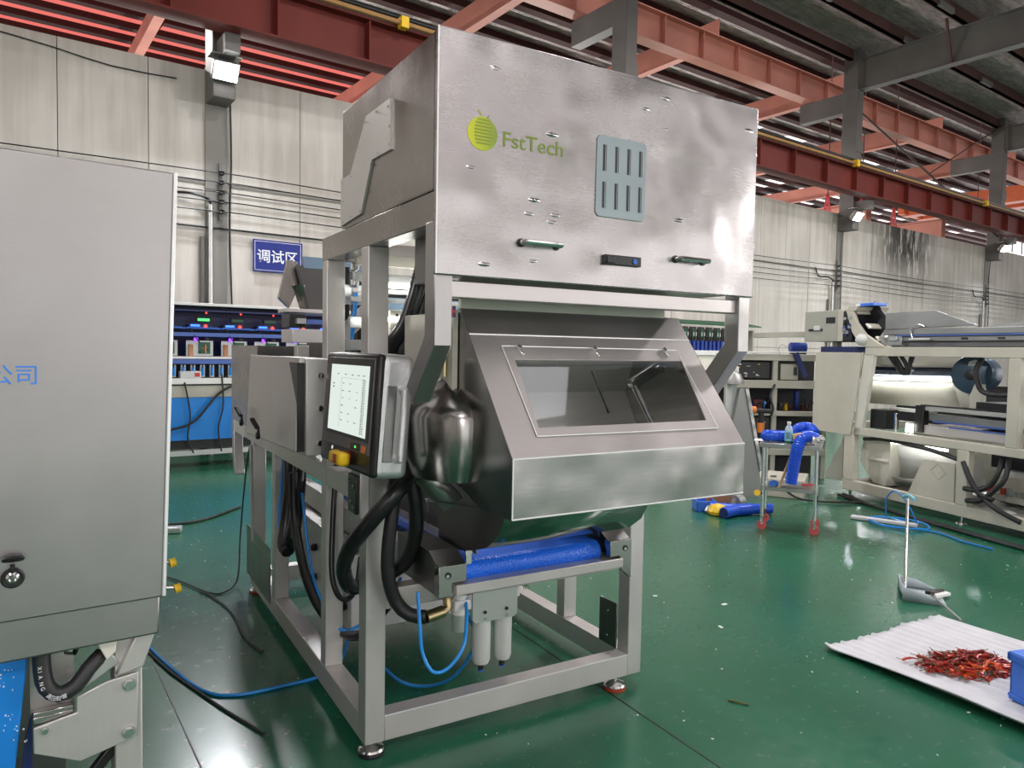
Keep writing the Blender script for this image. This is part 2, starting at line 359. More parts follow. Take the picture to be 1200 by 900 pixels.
# roof of this bay: foil-lined sheets on purlins
rf = MB().box(-16, 46, -14, 11.3, 9.72, 9.78).build('ceiling', FOIL, smooth=False); tag(rf, kind='structure')
for i in range(18):
    y = 10.75 - i * 1.38
    b = MB().box(-16, 46, y - .04, y + .04, 9.42, 9.70); b.box(-16, 46, y - .04, y + .07, 9.42, 9.45)
    b.build('purlin', PURLIN, rf, smooth=False)
for x, y in ((14.6, 9.37), (17.3, 8.0), (18.6, 9.37), (20.5, 6.6), (23.0, 9.37)):
    MB().box(x, x + .7, y - .12, y - .05, 9.40, 9.52).build('cable_box', STEELGREY, rf, smooth=False)
for x in (-8, -3, 2, 6.2, 11, 16):
    MB().box(x, x + 1.1, -9, 3.2, 9.68, 9.71).build('roof_glow_strip', E_ROOFFILL, rf, smooth=False)  # glowing strips added out of view to brighten the steel hood
# roof of the next bay
rn = MB().box(-16, 100, 11.5, 60, 10.62, 10.68).build('ceiling_next_bay', FOIL2, smooth=False); tag(rn, kind='structure')
for i in range(34):
    y = 12.6 + i * .98
    MB().box(-16, 100, y - .13, y + .13, 10.40, 10.57).build('purlin', PURLIN2, rn, smooth=False)
for x in (15, 18, 21, 24, 27, 30, 33, 36, 39, 42, 45, 48, 52, 56):
    MB().box(x, x + 1.2, 17.5, 36, 10.58, 10.61).build('roof_glow_strip', E_SKY, rn, smooth=False)
MB().box(-4, 13, 21.5, 30, 10.58, 10.61).build('roof_glow_strip', E_REDROOF, rn, smooth=False)  # red roof sheet drawn as a glowing strip
MB().box(13, 15, 21.5, 26, 10.58, 10.61).build('roof_glow_strip', E_REDROOF, rn, smooth=False)
# columns along the wall
CX = (2.72, 10.45, 18.95, 28.3)
words = ('carrying the nearest floodlight', 'rising behind the sorting machine head', 'carrying the middle floodlight on the right', 'farthest right in the row')
for i, x in enumerate(CX):
    t = thing('steel_column', 'grey steel wall column ' + words[i], 'column', (x, 10.75, 0))
    MB().box(-.15, .15, .215, .25, 0, 5.45).build('lower_cover', CONC, t, smooth=False)
    MB().box(-.15, .15, -.20, .215, 4.95, 9.7).build('shaft', STEELGREY, t, bev=.015)
    MB().box(-.17, .17, -.22, -.16, 7.0, 7.3).box(-.17, .17, -.22, .2, 8.6, 8.66).build('splice_plate', STEELGREY, t, smooth=False)
    MB().box(-.13, .13, .2, 1.5, 8.1, 8.62).build('crane_bracket', STEELGREY, t, smooth=False)
    MB().box(-.10, .10, -.62, -.2, 5.45, 5.68).build('crane_bracket', STEELGREY, t, smooth=False)
rw = ('over the sorting machine', 'from the middle column on the right', 'from the far right column')
for i, x in enumerate(CX[1:]):
    t = thing('roof_rafter', 'dark grey roof rafter running ' + rw[i], 'rafter', (x, 10.5, 8.6))
    MB().box(-.012, .012, -20, 0, .02, .80).build('web', STEELGREY, t, smooth=False)
    MB().box(-.13, .13, -20, 0, 0, .02).build('flange', STEELGREY, t, smooth=False)
    MB().box(-.13, .13, -20, 0, .80, .82).build('flange', STEELGREY, t, smooth=False)
    for y in (-2.2, -4.9, -7.7):
        MB().bar((-.4, y, 1.0), (-.05, y, .05), .05, .05).build('knee_brace', PURLIN, t, smooth=False)
t = thing('cross_brace', 'thin dark brace rod between the two right columns', 'brace', (19.105, 10.62, 5.7))
MB().cyl((0, 0, 2.4), (9.03, 0, .05), .03, n=8).build('rod', PURLIN, t)
MB().cyl((9.03, 0, 3.8), (4.0, 0, 1.4), .02, n=8).build('rod', PURLIN, t)
# crane girders
def girder(name, label, y, z0, z1, x0, x1, mw, mf, step, fw=.17):
    t = thing(name, label, 'girder', (x0, y, z0))
    MB().box(0, x1 - x0, -.012, .012, .02, z1 - z0 - .02).build('web', mw, t, smooth=False)
    MB().box(0, x1 - x0, -fw, fw, 0, .025).build('flange', mf, t, smooth=False)
    MB().box(0, x1 - x0, -fw, fw, z1 - z0 - .025, z1 - z0).build('flange', mf, t, smooth=False)
    n = int((x1 - x0) / step)
    for i in range(n):
        MB().box(i * step, i * step + .02, -fw * .85, -.012, .025, z1 - z0 - .025).build('stiffener', mw, t, smooth=False)
    return t
gd = girder('crane_girder', 'dark red crane girder running along the wall in front of the columns', 10.05, 5.68, 6.30, -6, 70, REDOX, REDOX, 1.32)
MB().box(0, 76, -.06, .06, .62, .70).build('crane_rail', PURLIN, gd, smooth=False)
MB().cyl((0, -.22, .66), (76, -.22, .66), .035, n=8).build('conductor_pipe', YPIPE, gd)
MB().cyl((0, -.16, .76), (76, -.16, .76), .03, n=8).build('power_cable', BLACK, gd)
for x in (11.0, 14.2, 23.5, 31.0):
    MB().box(x, x + .12, -.29, -.16, .58, .74).build('pipe_clip', YELLOW, gd, smooth=False)
gp = girder('crane_girder', 'pale pink crane girder high in the next bay behind the columns', 12.0, 8.64, 9.36, 2, 80, REDPINK, REDPINK, 1.35)
MB().box(0, 78, -.05, .05, .72, .80).build('crane_rail', YPIPE, gp, smooth=False)
oc = thing('bridge_crane', 'bright orange bridge crane spanning the next bay at right', 'crane', (39.5, 12.3, 9.0))
MB().box(0, .6, 0, 7.2, 0, .75).build('bridge_beam', ORANGEP, oc, smooth=False)
MB().box(1.6, 2.2, 0, 7.2, 0, .75).build('bridge_beam', ORANGEP, oc, smooth=False)
MB().box(-.4, 2.6, 6.9, 7.2, .05, .6).build('end_carriage', ORANGEP, oc, smooth=False)
MB().box(.2, 2.0, -.05, .05, .1, .7).build('end_carriage', ORANGEP, oc, smooth=False)
MB().cyl((1.1, 6, .7), (1.1, 6, 1.6), .04, n=6).build('hanger', PURLIN, oc)
wds = ('at far left above the wall', 'left of the sorting machine head', 'above the top of the sorting machine', 'right of the sorting machine head', 'by the orange crane', 'farthest right behind the crane')
for i, x in enumerate((3.6, 10.0, 15.5, 21.5, 28.0, 34.5)):
    t = thing('roof_rafter', 'pale red rafter of the next bay ' + wds[i], 'rafter', (x, 12.5, 9.55))
    MB().box(-.012, .012, 0, 20, .02, .66).build('web', REDPINK, t, smooth=False)
    MB().box(-.12, .12, 0, 20, 0, .02).build('flange', REDPINK, t, smooth=False)
    for y in (3.5, 6.5, 9.5, 12):
        MB().bar((.5, y, .75), (.05, y, .05), .05, .05).build('knee_brace', PURLIN, t, smooth=False)
lb = ('lowest, marked with a white sign', 'middle one', 'farthest right')
for i, (x, z) in enumerate(((14.4, 5.45), (21.2, 5.5), (26.0, 5.55))):
    t = thing('hoist_beam', 'pale red beam seen just above the wall top, ' + lb[i], 'beam', (x, 11.5, z))
    MB().box(0, .3, 0, 9, 0, .62).build('beam_body', REDPINK, t, smooth=False)
    MB().box(-.08, .38, 0, 9, .62, .66).build('flange', REDPINK, t, smooth=False)
    if i == 0: text_mesh('beam_sign', '金', .34, TXT_WHITE, t, (-.01, 1.3, .16), (R(90), 0, R(-90)))
gh = ('nearest the middle floodlight', 'second from the middle floodlight', 'third along the wall top', 'beside the far right column')
for i, (x, z) in enumerate(((20.3, 5.6), (22.2, 5.7), (24.2, 5.7), (30.4, 6.75))):
    t = thing('sling_frame', 'thin pink A-shaped steel frame ' + gh[i], 'frame', (x, 12.2, z))
    for a in (-.22, -.08, .08, .22): MB().bar((a, 0, 0), (a * .25, 0, .75), .026, .026).build('strut', RED, t, smooth=False)
    MB().cyl((0, 0, .74), (0, 0, 10.6 - z), .015, n=6).build('hanger_rod', PURLIN, t)
wn = MB().box(29.4, 35, 11.3, 11.36, 5.55, 6.0).build('window_1', E_WIN, smooth=False); tag(wn, kind='structure')
for x in (30.3, 31.2, 32.1, 33.0, 33.9): MB().box(x, x + .06, 11.26, 11.3, 5.55, 6.0).build('mullion', STEELGREY, wn, smooth=False)
# floodlights on the columns
fw_ = ('on the left column above the blue sign', 'on the middle column right of the sorting machine', 'at far right above the beige machine')
for i, (x, z, pw) in enumerate(((2.70, 5.2, 210), (18.75, 5.2, 170), (28.1, 5.25, 170))):
    t = thing('floodlight', 'lit white LED floodlight ' + fw_[i], 'lamp', (x, 10.5, z))
    MB().box(-.17, .17, -.07, .04, -.02, .24).build('housing', ZINC, t, bev=.01, rot=(R(35), 0, 0))
    MB().box(-.15, .15, -.085, -.071, 0, .22).build('lens', E_FLOOD, t, smooth=False, rot=(R(35), 0, 0))
    MB().box(-.03, .03, .0, .09, .06, .30).build('bracket', STEELGREY, t, smooth=False)
    MB().box(-.20, .20, -.16, .06, .255, .27).build('rain_hood', ZINC, t, smooth=False)
    l = area('floodlight_beam', (x, 10.22, z - .05), (x, 3.5, 0), .3, pw, (.93, .97, 1)); 
# wires on insulators and conduits
iz = (4.0, 3.87, 3.73, 3.60, 3.46)
for i, x in enumerate((3.02, 18.75, 28.2)):
    t = thing('insulator_rack', 'row of dark insulators on the ' + ('left column beside the conduit', 'middle column under its floodlight', 'far right column')[i], 'insulator', (x - (.26 if i == 0 else 0), 10.9, 3.4))
    MB().box(-.02, .02, 0, .04, -.05, .75).build('bracket', STEELGREY, t, smooth=False)
    for z in iz: MB().lathe([(.02, -.03), (.045, -.02), (.03, 0), (.045, .02), (.02, .03)], (0, -.04, z - 3.4), 10).build('insulator', RUBBER, t)
    t2 = thing('conduit', 'vertical grey conduit pipe with a cable on the ' + ('left column', 'middle column wall', 'far right column wall')[i], 'conduit', (x - (.40 if i == 0 else .22), 10.90, 0))
    MB().cyl((0, 0, 0), (0, 0, 3.55), .035, n=10).build('pipe', ZINC, t2)
    MB().cyl((-.1, .05, 0), (-.1, .05, 3.1), .03, n=8).build('pipe', STEELGREY, t2)
    MB().tube([(0, 0, 3.5), (-.02, 0, 3.62), (-.25, .03, 3.68), (-.6, .05, 3.68), (-.75, .06, 3.9)], .018, 6, .05).build('cable', BLACK, t2)
    t3 = MB().tube([(0, 0, 5.2), (.03, .05, 4.2), (.0, 0, 3.0), (.12, .06, 0.0)], .014, 6, .1).build('hanging_cable', BLACK, loc=(x + (-.14 if i == 0 else .16), 10.88, 0))
    tag(t3, 'thin black cable hanging from the ' + ('left', 'middle', 'far right')[i] + ' floodlight down the wall', 'cable')
ww = ('topmost', 'second from top', 'third from top', 'fourth from top', 'lowest')
for k, z in enumerate(iz):
    pts = []
    xs = [-6, 3.0, 10.4, 18.75, 28.2, 44]
    b = MB()
    for a, c in zip(xs, xs[1:]): b.tube([(a, 10.84, z), ((a + c) / 2, 10.84, z - .05), (c, 10.84, z)], .009, 5, 1.2)
    tag(b.build('wall_wire', RUBBER), 'thin dark wire strung along the wall on insulators, ' + ww[k] + ' of five', 'wire', 'wires along the wall')
w6 = MB().tube([(-6, 10.95, 3.28), (2, 10.95, 3.24), (6, 10.95, 3.22), (12, 10.95, 3.2)], .015, 5, 1).build('wall_cable', RUBBER); tag(w6, 'dark cable fixed to the wall below the strung wires', 'cable')
w7 = MB().tube([(-2, 10.98, 5.42), (.3, 10.97, 5.32), (1.4, 10.97, 5.20), (2.2, 10.97, 5.22)], .008, 5, .3).build('wall_cable', RUBBER); tag(w7, 'thin dark cable sagging near the top of the wall at left', 'cable')
# blue sign
t = thing('wall_sign', 'blue enamel sign with white Chinese characters on the back wall', 'sign', (3.22, 10.95, 2.67), 0)
MB().box(0, .74, -.012, .0, 0, .47).build('sign_plate', SIGN, t, smooth=False)
b = MB()
for a in ((.025, .715, .022, .028), (.025, .715, .442, .448)): b.box(a[0], a[1], -.0145, -.0125, a[2], a[3])
for a in ((.025, .031, .028, .442), (.709, .715, .028, .442)): b.box(a[0], a[1], -.0145, -.0125, a[2], a[3])
b.build('border_line', TXT_WHITE, t, smooth=False)
text_mesh('lettering', '调试区', .205, TXT_WHITE, t, (.055, -.014, .155), (R(90), 0, 0), 1.0, bold=.0025)
# expansion joints and scraps on the floor
j1 = MB().bar((2.55, 4.6, .001), (2.2, 1.2, .001), .006, .002).build('trim_1', DARKBOX, smooth=False); tag(j1, kind='structure')
j2 = MB().bar((.72, 6.5, .001), (.62, 2.0, .001), .005, .003).build('trim_2', DARKBOX, smooth=False); tag(j2, kind='structure')
b = MB()
for i in range(240):
    x, y = random.uniform(.4, 6.5), random.uniform(1.0, 6.5); s = random.uniform(.0012, .0045); a = random.uniform(0, 3.14); d = Vector((math.cos(a), math.sin(a), 0))
    p = Vector((x, y, .002)); b.bar(p - d * s, p + d * s * random.uniform(1, 2), s * 1.2, .003)
tag(b.build('floor_crumbs', PAPER, smooth=False), 'pale crumbs and scraps scattered over the green floor', 'debris', kind='stuff')
# ================================================================ the sorting machine (own frame: x along its front, y to the back, z up)
SM = thing('sorting_machine', 'tall stainless sorting machine with a windowed hood, control screen and blue belt', 'machine', (1.1574, 2.5070, 0), -5.5)
def part(mb, name, mat, parent=None, **k): return mb.build(name, mat, parent or SM, **k)
def bx(name, mat, *a, bev=.003, parent=None): return part(MB().box(*a), name, mat, parent, bev=bev)
# posts and rails of the frame
for x0 in (0, 1.28):
    for y0, z0, z1, w in ((0, .056, 1.95, .08), (.53, .156, 1.95, .07), (1.52, .156, .98, .07), (2.12, .056, .98, .08)):
        bx('frame_post', S_FRAME, x0, x0 + .08, y0, y0 + w, z0, z1)
    bx('frame_rail', S_RAIL, x0, x0 + .08, .08, 2.12, .056, .156)
    bx('frame_rail', S_RAIL, x0 + .002, x0 + .078, .08, 2.86, .97, 1.055)
    part(MB().prism([(-.59, 1.95), (-.59, 2.05), (.61, 2.05), (.61, 1.95)], 'x', x0 + .001, x0 + .079), 'top_rail', S_SIDE, bev=.003)
    xa = (0, .06) if x0 == 0 else (1.30, 1.36)
    part(MB().prism([(-.59, 1.96), (-.59, 1.585), (-.435, 1.40), (-.375, 1.45), (-.518, 1.615), (-.518, 1.96)], 'x', *xa), 'bent_arm', S_ARM, bev=.003)
    part(MB().prism([(2.86, 1.06), (2.86, .80), (2.78, .66), (2.71, .68), (2.78, .82), (2.78, 1.06)], 'x', *xa), 'bent_arm', S_ARM, bev=.003)
bx('frame_rail', S_RAIL, .08, 1.28, 0, .08, .056, .156); bx('frame_rail', S_RAIL, .08, 1.28, 2.12, 2.2, .056, .156)
bx('frame_rail', S_RAIL, .08, 1.28, .005, .075, .57, .65); bx('frame_rail', S_RAIL, .08, 1.28, .54, .60, 1.955, 2.045)
bx('cross_beam', S_BEAM, .06, 1.30, -.575, -.515, 1.733, 1.785)
lab(part(MB().box(.19, 1.10, -.388, -.37, 1.712, 1.80), 'pale_strip', CREAM), 'pale strip below the cross beam')
bx('gusset_plate', S_DARK, 1.272, 1.279, .08, .215, .156, .375)
for z in (.20, .32): part(MB().cyl((1.268, .15, z), (1.273, .15, z), .006, n=8), 'gusset_hole', CHROME)
part(MB().box(-.004, 0, 1.62, 2.3, .10, .42), 'side_plate', S_DARK)
b = MB()
for i in range(9): b.cyl((-.006, 1.7 + i * .06, .36), (-.004, 1.7 + i * .06, .36), .005, n=6)
tag(part(b, 'rivet_row', CHROME), kind='stuff')
# levelling feet
for x, y in ((.04, .04), (1.22, .02), (.04, 2.17), (1.32, 2.17)):
    part(MB().cyl((x, y, .012), (x, y, .07), .0125, n=12), 'foot_stem', CHROME)
    f = part(MB().lathe([(.048, .0), (.052, .008), (.048, .016), (.025, .024), (.014, .03)], (x, y, .012)), 'foot_pad', CHROME)
    lab(part(MB().lathe([(.051, 0), (.053, .006), (.051, .013)], (x, y, 0)), 'rubber_ring', REDDARK if x > 1 or y > 1 else BLACK, f), 'reddish rubber ring')
# head housing
hb = part(MB().box(.004, 1.356, -.578, .336, 2.052, 2.525), 'head_housing', S_SIDE, bev=.004)
part(MB().box(.10, 1.26, -.575, -.2, 1.80, 2.05), 'housing_floor', S_DARK, hb)
fp = part(MB().box(-.002, 1.362, -.602, -.580, 1.797, 2.529), 'front_panel', S_BOX, bev=.004)
part(MB().box(.004, .02, -.581, -.560, 1.80, 2.525), 'panel_return', S_FACE, fp, bev=.002)
part(MB().box(-.0035, .004, -.30, -.575, 2.050, 2.056), 'lip', S_DARK, hb)
part(MB().prism([(-.215, 2.425), (-.228, 2.25), (-.035, 2.255), (.08, 2.08), (.33, 2.065), (.33, 2.25), (.21, 2.252), (.03, 2.428)], 'x', -.004, .004), 'side_cover', S_FRAME, hb)
b = MB()
for y, z in ((-.20, 2.40), (-.212, 2.33), (-.21, 2.27), (-.1, 2.267), (-.03, 2.24), (.02, 2.15), (.09, 2.09), (.2, 2.085), (.3, 2.08), (.3, 2.16), (.31, 2.235), (.2, 2.24), (.12, 2.33), (.04, 2.41), (-.08, 2.415)):
    b.cyl((-.0065, y, z), (-.004, y, z), .0045, n=6)
tag(part(b, 'rivet', CHROME, hb), kind='stuff')
# logo
lg = part(MB().cyl((.149, -.6035, 2.235), (.149, -.602, 2.235), .0515, n=40), 'logo_disc', LOGO_G)
for i in range(8):
    z = 2.203 + i * .0102; w = math.sqrt(max(.0002, .0515 ** 2 - (z - 2.235) ** 2)) * .62
    part(MB().box(.152 - w, .152 + w, -.6042, -.6034, z, z + .0052), 'logo_stripe', LOGO_D, lg, smooth=False)
part(MB().prism([(.131, 2.306), (.137, 2.303), (.146, 2.288), (.141, 2.291)], 'y', -.6035, -.602), 'logo_leaf', LOGO_G, lg, smooth=False)
part(MB().prism([(.165, 2.286), (.172, 2.296), (.168, 2.284)], 'y', -.6035, -.602), 'logo_leaf', LOGO, lg, smooth=False)
text_mesh('logo_lettering', 'FstTech', .0665, LOGO, SM, (.217, -.6028, 2.2085), (R(90), 0, 0), 1.10, bold=.0004)
# vent plate with louvre slots
part(MB().prism([(.581, 2.045), (.593, 2.032), (.786, 2.032), (.798, 2.045), (.800, 2.293), (.788, 2.305), (.596, 2.305), (.584, 2.293)], 'y', -.606, -.602), 'vent_plate', VENT, bev=.002)
vp = bpy.data.objects['vent_plate']
for r_, z0 in enumerate((2.062, 2.186)):
    for i in range(4):
        x = .609 + i * .0525; o = part(MB().box(x, x + .008, -.607, -.602, z0, z0 + .088), 'vent_slot', DARKBOX, vp, smooth=False)
        part(MB().box(x + .012, x + .0145, -.608, -.602, z0, z0 + .088), 'slot_lip', S_DARK, vp, smooth=False)
for x0, x1, z in ((.282, .437, 1.916), (.94, 1.095, 1.915)):
    h = part(MB().tube([(x0 + .01, -.602, z), (x0 + .01, -.632, z), (x0 + .02, -.634, z), (x1 - .02, -.634, z), (x1 - .01, -.632, z), (x1 - .01, -.602, z)], .009, 8), 'handle', CHROME)
    for x in (x0 + .01, x1 - .01): part(MB().cyl((x, -.606, z), (x, -.602, z), .014), 'handle_foot', BLACK, h)
la = part(MB().box(.62, .778, -.618, -.602, 1.872, 1.906), 'latch', BLACK, bev=.003)
part(MB().box(.625, .66, -.622, -.617, 1.877, 1.901), 'latch_lever', RUBBER, la, bev=.002); part(MB().cyl((.748, -.621, 1.889), (.748, -.617, 1.889), .0095), 'latch_button', BLUEBTN, la)
# hood with window
XL, XR = .19, 1.175
A_, B_ = Vector((0, -.45, 1.625)), Vector((0, -.75, 1.248)); D_ = (B_ - A_).normalized(); N_ = Vector((0, D_.z, -D_.y)); N_ = N_ if N_.y < 0 else -N_
def sl(u, v, h=0): p = A_ + D_ * v + N_ * h; return (u, p.y, p.z)
LEN = (B_ - A_).length
def ring(o, i, h0, h1):
    """plate on the slope with a four-sided hole"""
    vs = [sl(*p, h) for h in (h0, h1) for p in o] + [sl(*p, h) for h in (h0, h1) for p in i]
    fs = []
    for k in range(4):
        j = (k + 1) % 4
        fs += [(k, j, 8 + j, 8 + k), (4 + k, 12 + k, 12 + j, 4 + j), (k, 4 + k, 4 + j, j), (8 + k, 8 + j, 12 + j, 12 + k)]
    return MB().poly(vs, fs)
win = [(.325, .107), (1.078, .107), (1.044, .378), (.318, .378)]
hs = part(ring([(XL, 0), (XR, 0), (XR, LEN), (XL, LEN)], win, -.002, 0), 'hood_slope', S_HOOD, smooth=False)
wf = part(ring([(.296, .05), (1.076, .054), (1.08, .413), (.302, .408)], [(a * .995 + .003, b_) for a, b_ in win], 0, .004), 'window_frame', S_HOOD, hs, bev=.0015)
hl = part(MB().cyl((.3, -.42, 1.60), (1.08, -.42, 1.60), .008, n=8), 'hood_fill_tube', E_TUBE, hs); lab(hl, 'glowing tube added to brighten the inside of the hood')  # unseen tube added to brighten the space behind the window
part(MB().poly([sl(*p, -.004) for p in win], [(0, 1, 2, 3)]), 'window_pane', GLASS, hs, smooth=False)
for u in (.358, .674, 1.006):
    c = part(MB().bar(sl(u - .005, .058, .008), sl(u + .006, .092, .010), .012, .010), 'window_clip', CHROME, hs, bev=.003)
    part(MB().cyl(sl(u, .060, .004), sl(u, .060, .016), .0085, n=10), 'clip_screw', CHROME, c)
part(MB().poly([(XL, -.75, 1.248), (XR, -.75, 1.248), (XR, -.75, 1.065), (XL, -.75, 1.065)], [(0, 1, 2, 3)]), 'hood_front', S_FACE, smooth=False, solid=.002)
part(MB().box(XL, XR, -.75, -.70, 1.062, 1.066), 'hood_lip', S_FACE, smooth=False)
part(MB().poly([(XL, -.45, 1.625), (XR, -.45, 1.625), (XR, -.385, 1.715), (XL, -.385, 1.715)], [(0, 1, 2, 3)]), 'hood_top', S_BEAM, smooth=False, solid=.002)
prof = [(-.385, 1.715), (-.45, 1.625), (-.75, 1.248), (-.75, 1.065), (-.56, 1.06), (-.20, 1.17), (-.06, 1.40), (-.16, 1.66)]
part(MB().prism(prof, 'x', XL - .002, XL), 'hood_side', S_CONE, smooth=False); part(MB().prism(prof, 'x', XR, XR + .002), 'hood_side', S_CONE, smooth=False)
part(MB().poly([(XL, -.06, 1.40), (XR, -.06, 1.40), (XR, -.20, 1.17), (XL, -.20, 1.17), (XL, -.50, 1.08), (XR, -.50, 1.08)], [(0, 1, 2, 3), (3, 2, 5, 4)]), 'hood_back', S_RAIL, smooth=False, solid=.002)
part(MB().poly([(XL, -.16, 1.66), (XR, -.16, 1.66), (XR, -.06, 1.40), (XL, -.06, 1.40)], [(0, 1, 2, 3)]), 'hood_back', S_RAIL, smooth=False, solid=.002)
lab(part(MB().bar((.22, -.60, 1.245), (1.0, -.60, 1.245), .02, .05), 'inner_gutter', S_CHUTE), 'bright gutter seen through the window')
ar = part(MB().bar((.98, -.335, 1.44), (1.11, -.36, 1.52), .02, .055), 'inner_arm', S_DARK, bev=.006)
part(MB().cyl((.99, -.355, 1.45), (.99, -.325, 1.45), .02), 'arm_pivot', CHROME, ar); part(MB().cyl((1.10, -.38, 1.51), (1.10, -.34, 1.51), .018), 'arm_pivot', CHROME, ar)
part(MB().cyl((.985, -.345, 1.44), (1.03, -.42, 1.28), .011), 'inner_rod', CHROME); part(MB().bar((.78, -.34, 1.50), (.82, -.40, 1.34), .006, .006), 'inner_rod', CHROME)
for a_, b_ in (((.296, .05), (1.076, .054)), ((1.076, .054), (1.08, .413)), ((1.08, .413), (.302, .408)), ((.302, .408), (.296, .05))):
    part(MB().bar(sl(*a_, .0035), sl(*b_, .0035), .0035, .003), 'frame_glint', EDGE_GLINT, wf)  # thin bright bars paint the highlight along the window frame edges
for y, z, x0, x1 in ((-.7505, 1.2485, XL, XR), (-.4505, 1.6255, XL, XR), (-.7505, 1.066, XL, XR)): part(MB().bar((x0, y, z), (x1, y, z), .004, .004), 'fold_glint', EDGE_GLINT)  # thin bright bars paint highlights along the sheet folds
part(MB().bar((XL, -.751, 1.066), (XL, -.751, 1.248), .004, .004), 'fold_glint', EDGE_GLINT); part(MB().bar((-.0015, -.6025, 1.80), (-.0015, -.6025, 2.526), .004, .004), 'fold_glint', EDGE_GLINT)
part(MB().bar((.08, .0005, .1555), (1.28, .0005, .1555), .004, .004), 'fold_glint', EDGE_GLINT)
# curved side chute left of the hood
sc_ = part(MB().lathe([(.128, 1.13), (.145, 1.20), (.150, 1.34), (.140, 1.375), (.032, 1.482), (.010, 1.492)], (.205, 0, 0), 32), 'side_chute', S_CONE)
sc_.data.transform(Matrix.Translation((0, -.28, 0)) @ Matrix.Scale(1.45, 4, (0, 1, 0)))
part(MB().box(.165, .185, -.38, .05, 1.36, 1.70), 'chute_wall', CREAM, bev=.002)
sk_ = part(MB().box(.085, .115, -.503, -.498, 1.675, 1.712), 'sticker', NAVY); part(MB().box(.088, .112, -.505, -.503, 1.690, 1.697).box(.097, .103, -.505, -.503, 1.677, 1.71), 'sticker_print', RED, sk_)
part(MB().cyl((.158, -.335, 1.48), (.158, -.335, 1.63), .007, n=8), 'guide_rod', BRASS)
for z in (1.655, 1.62): part(MB().lathe([(.012, 0), (.014, .006), (.008, .014)], (.172, -.345, z), 8), 'green_knob', GREENPAINT)
part(MB().bar((.06, -.035, 1.235), (.262, -.16, 1.118), .014, .045), 'chute_flange', S_DARK, bev=.002)
part(MB().poly([(.262, -.165, 1.165), (.315, -.20, 1.15), (.362, -.225, 1.03), (.31, -.197, 1.02)], [(0, 1, 2, 3)]), 'chute_skirt', S_RAIL, solid=.003)
part(MB().poly([(.10, -.05, 1.20), (.258, -.155, 1.095), (.31, -.19, 1.02), (.25, -.155, .965), (.15, -.09, 1.08)], [(0, 1, 2, 3, 4)]), 'chute_skirt', S_BEAM, solid=.003)
part(MB().poly([(.30, -.2, 1.0), (.30, -.6, 1.06), (.2, -.6, 1.062), (.2, -.2, 1.02)], [(0, 1, 2, 3)]), 'chute_bottom', S_DARK, solid=.003)
# curved outlet sheet over the belt
arc = [(-.46, 1.07), (-.44, .99), (-.395, .915), (-.32, .86), (-.22, .825), (-.10, .795)]
vs = [(x, y, z) for x in (.345, 1.0) for y, z in arc]
part(MB().poly(vs, [(i, i + 1, 7 + i, 6 + i) for i in range(5)]), 'outlet_sheet', S_CHUTE, solid=.002)
for x in (.345, 1.0): part(MB().poly([(x, y, z) for y, z in arc] + [(x, .1, .79), (x, .1, 1.07)], [tuple(range(8))]), 'outlet_cheek', S_DARK, solid=.002, smooth=False)
# conveyor
cv = part(MB().cyl((.345, -.10, .713), (.995, -.10, .713), .046, n=28), 'belt_roller', BELT_M)
part(MB().box(.345, .995, -.10, 2.0, .752, .759).box(.345, .995, -.10, 2.0, .668, .674), 'belt', BELT_M, smooth=False)
for x0, x1, xh, sgn in ((.212, .327, .25, 1), (1.01, 1.125, 1.09, -1)):
    xs = (x0, x1, .275) if sgn > 0 else (x1, x0, 1.062)
    fr = part(MB().prism([(xs[0], .652), (xs[0], .770), (xs[1], .770), (xs[1], .702), (xs[2], .702), (xs[2], .652)], 'y', -.192, -.150), 'bearing_block', S_CHUTE, bev=.002)
    part(MB().prism([(-.15, .655), (-.15, .77), (-.10, .805), (.22, .805), (.22, .655)], 'x', *(sorted((xs[0], xs[2])))), 'block_body', S_DARK, fr, bev=.002)
    part(MB().bar(((x0 + x1) / 2, -.175, .768), ((x0 + x1) / 2, -.10, .806), x1 - x0, .004).box(x0, x1, -.10, .22, .804, .808), 'block_cover', S_DARK, fr)
    part(MB().cyl((xh, -.195, .733), (xh, -.190, .733), .0125, n=14), 'bolt_hole', DARKBOX, fr); part(MB().cyl((xh - .004, -.199, .732), (xh - .004, -.192, .732), .007, n=6), 'bolt', CHROME, fr)
    part(MB().box(*sorted((xs[0], xs[2])), .22, 2.05, .655, .77), 'conveyor_side', S_RAIL, bev=.003)
for y in (.35, .5, .65, .8, 1.0, 1.2):
    for z in (.69, .74): part(MB().cyl((.205, y, z), (.214, y, z), .008, n=6), 'side_bolt', CHROME)
part(MB().box(.275, 1.062, -.215, .0, .658, .664).box(.275, 1.062, -.215, -.205, .658, .698).box(.275, 1.062, -.205, .0, .664, .690), 'drip_tray', S_RAIL, bev=.002)
part(MB().prism([(1.062, .655), (1.125, .655), (1.125, .60)], 'y', -.19, -.16), 'corner_gusset', S_CHUTE)
for x in (.405, 1.0):
    part(MB().prism([(-.12, .775), (-.12, .80), (-.05, .97), (1.6, .97), (1.6, .775)], 'x', x, x + .006), 'belt_guard', S_DARK)
part(MB().box(.392, .405, -.09, 1.6, .768, .80), 'guard_strip', S_RAIL, bev=.002)
for y, z in ((-.09, .90), (.04, .93), (.30, .92)):
    c = part(MB().cyl((.385, y, z - .12), (.385, y, z), .004, n=6), 'clamp_rod', CHROME); part(MB().box(.37, .405, y - .012, y + .012, z - .02, z), 'clamp_head', CHROME, c, bev=.002)
part(MB().box(.352, .378, -.135, -.128, .745, .80), 'scraper_tab', CHROME, bev=.002)
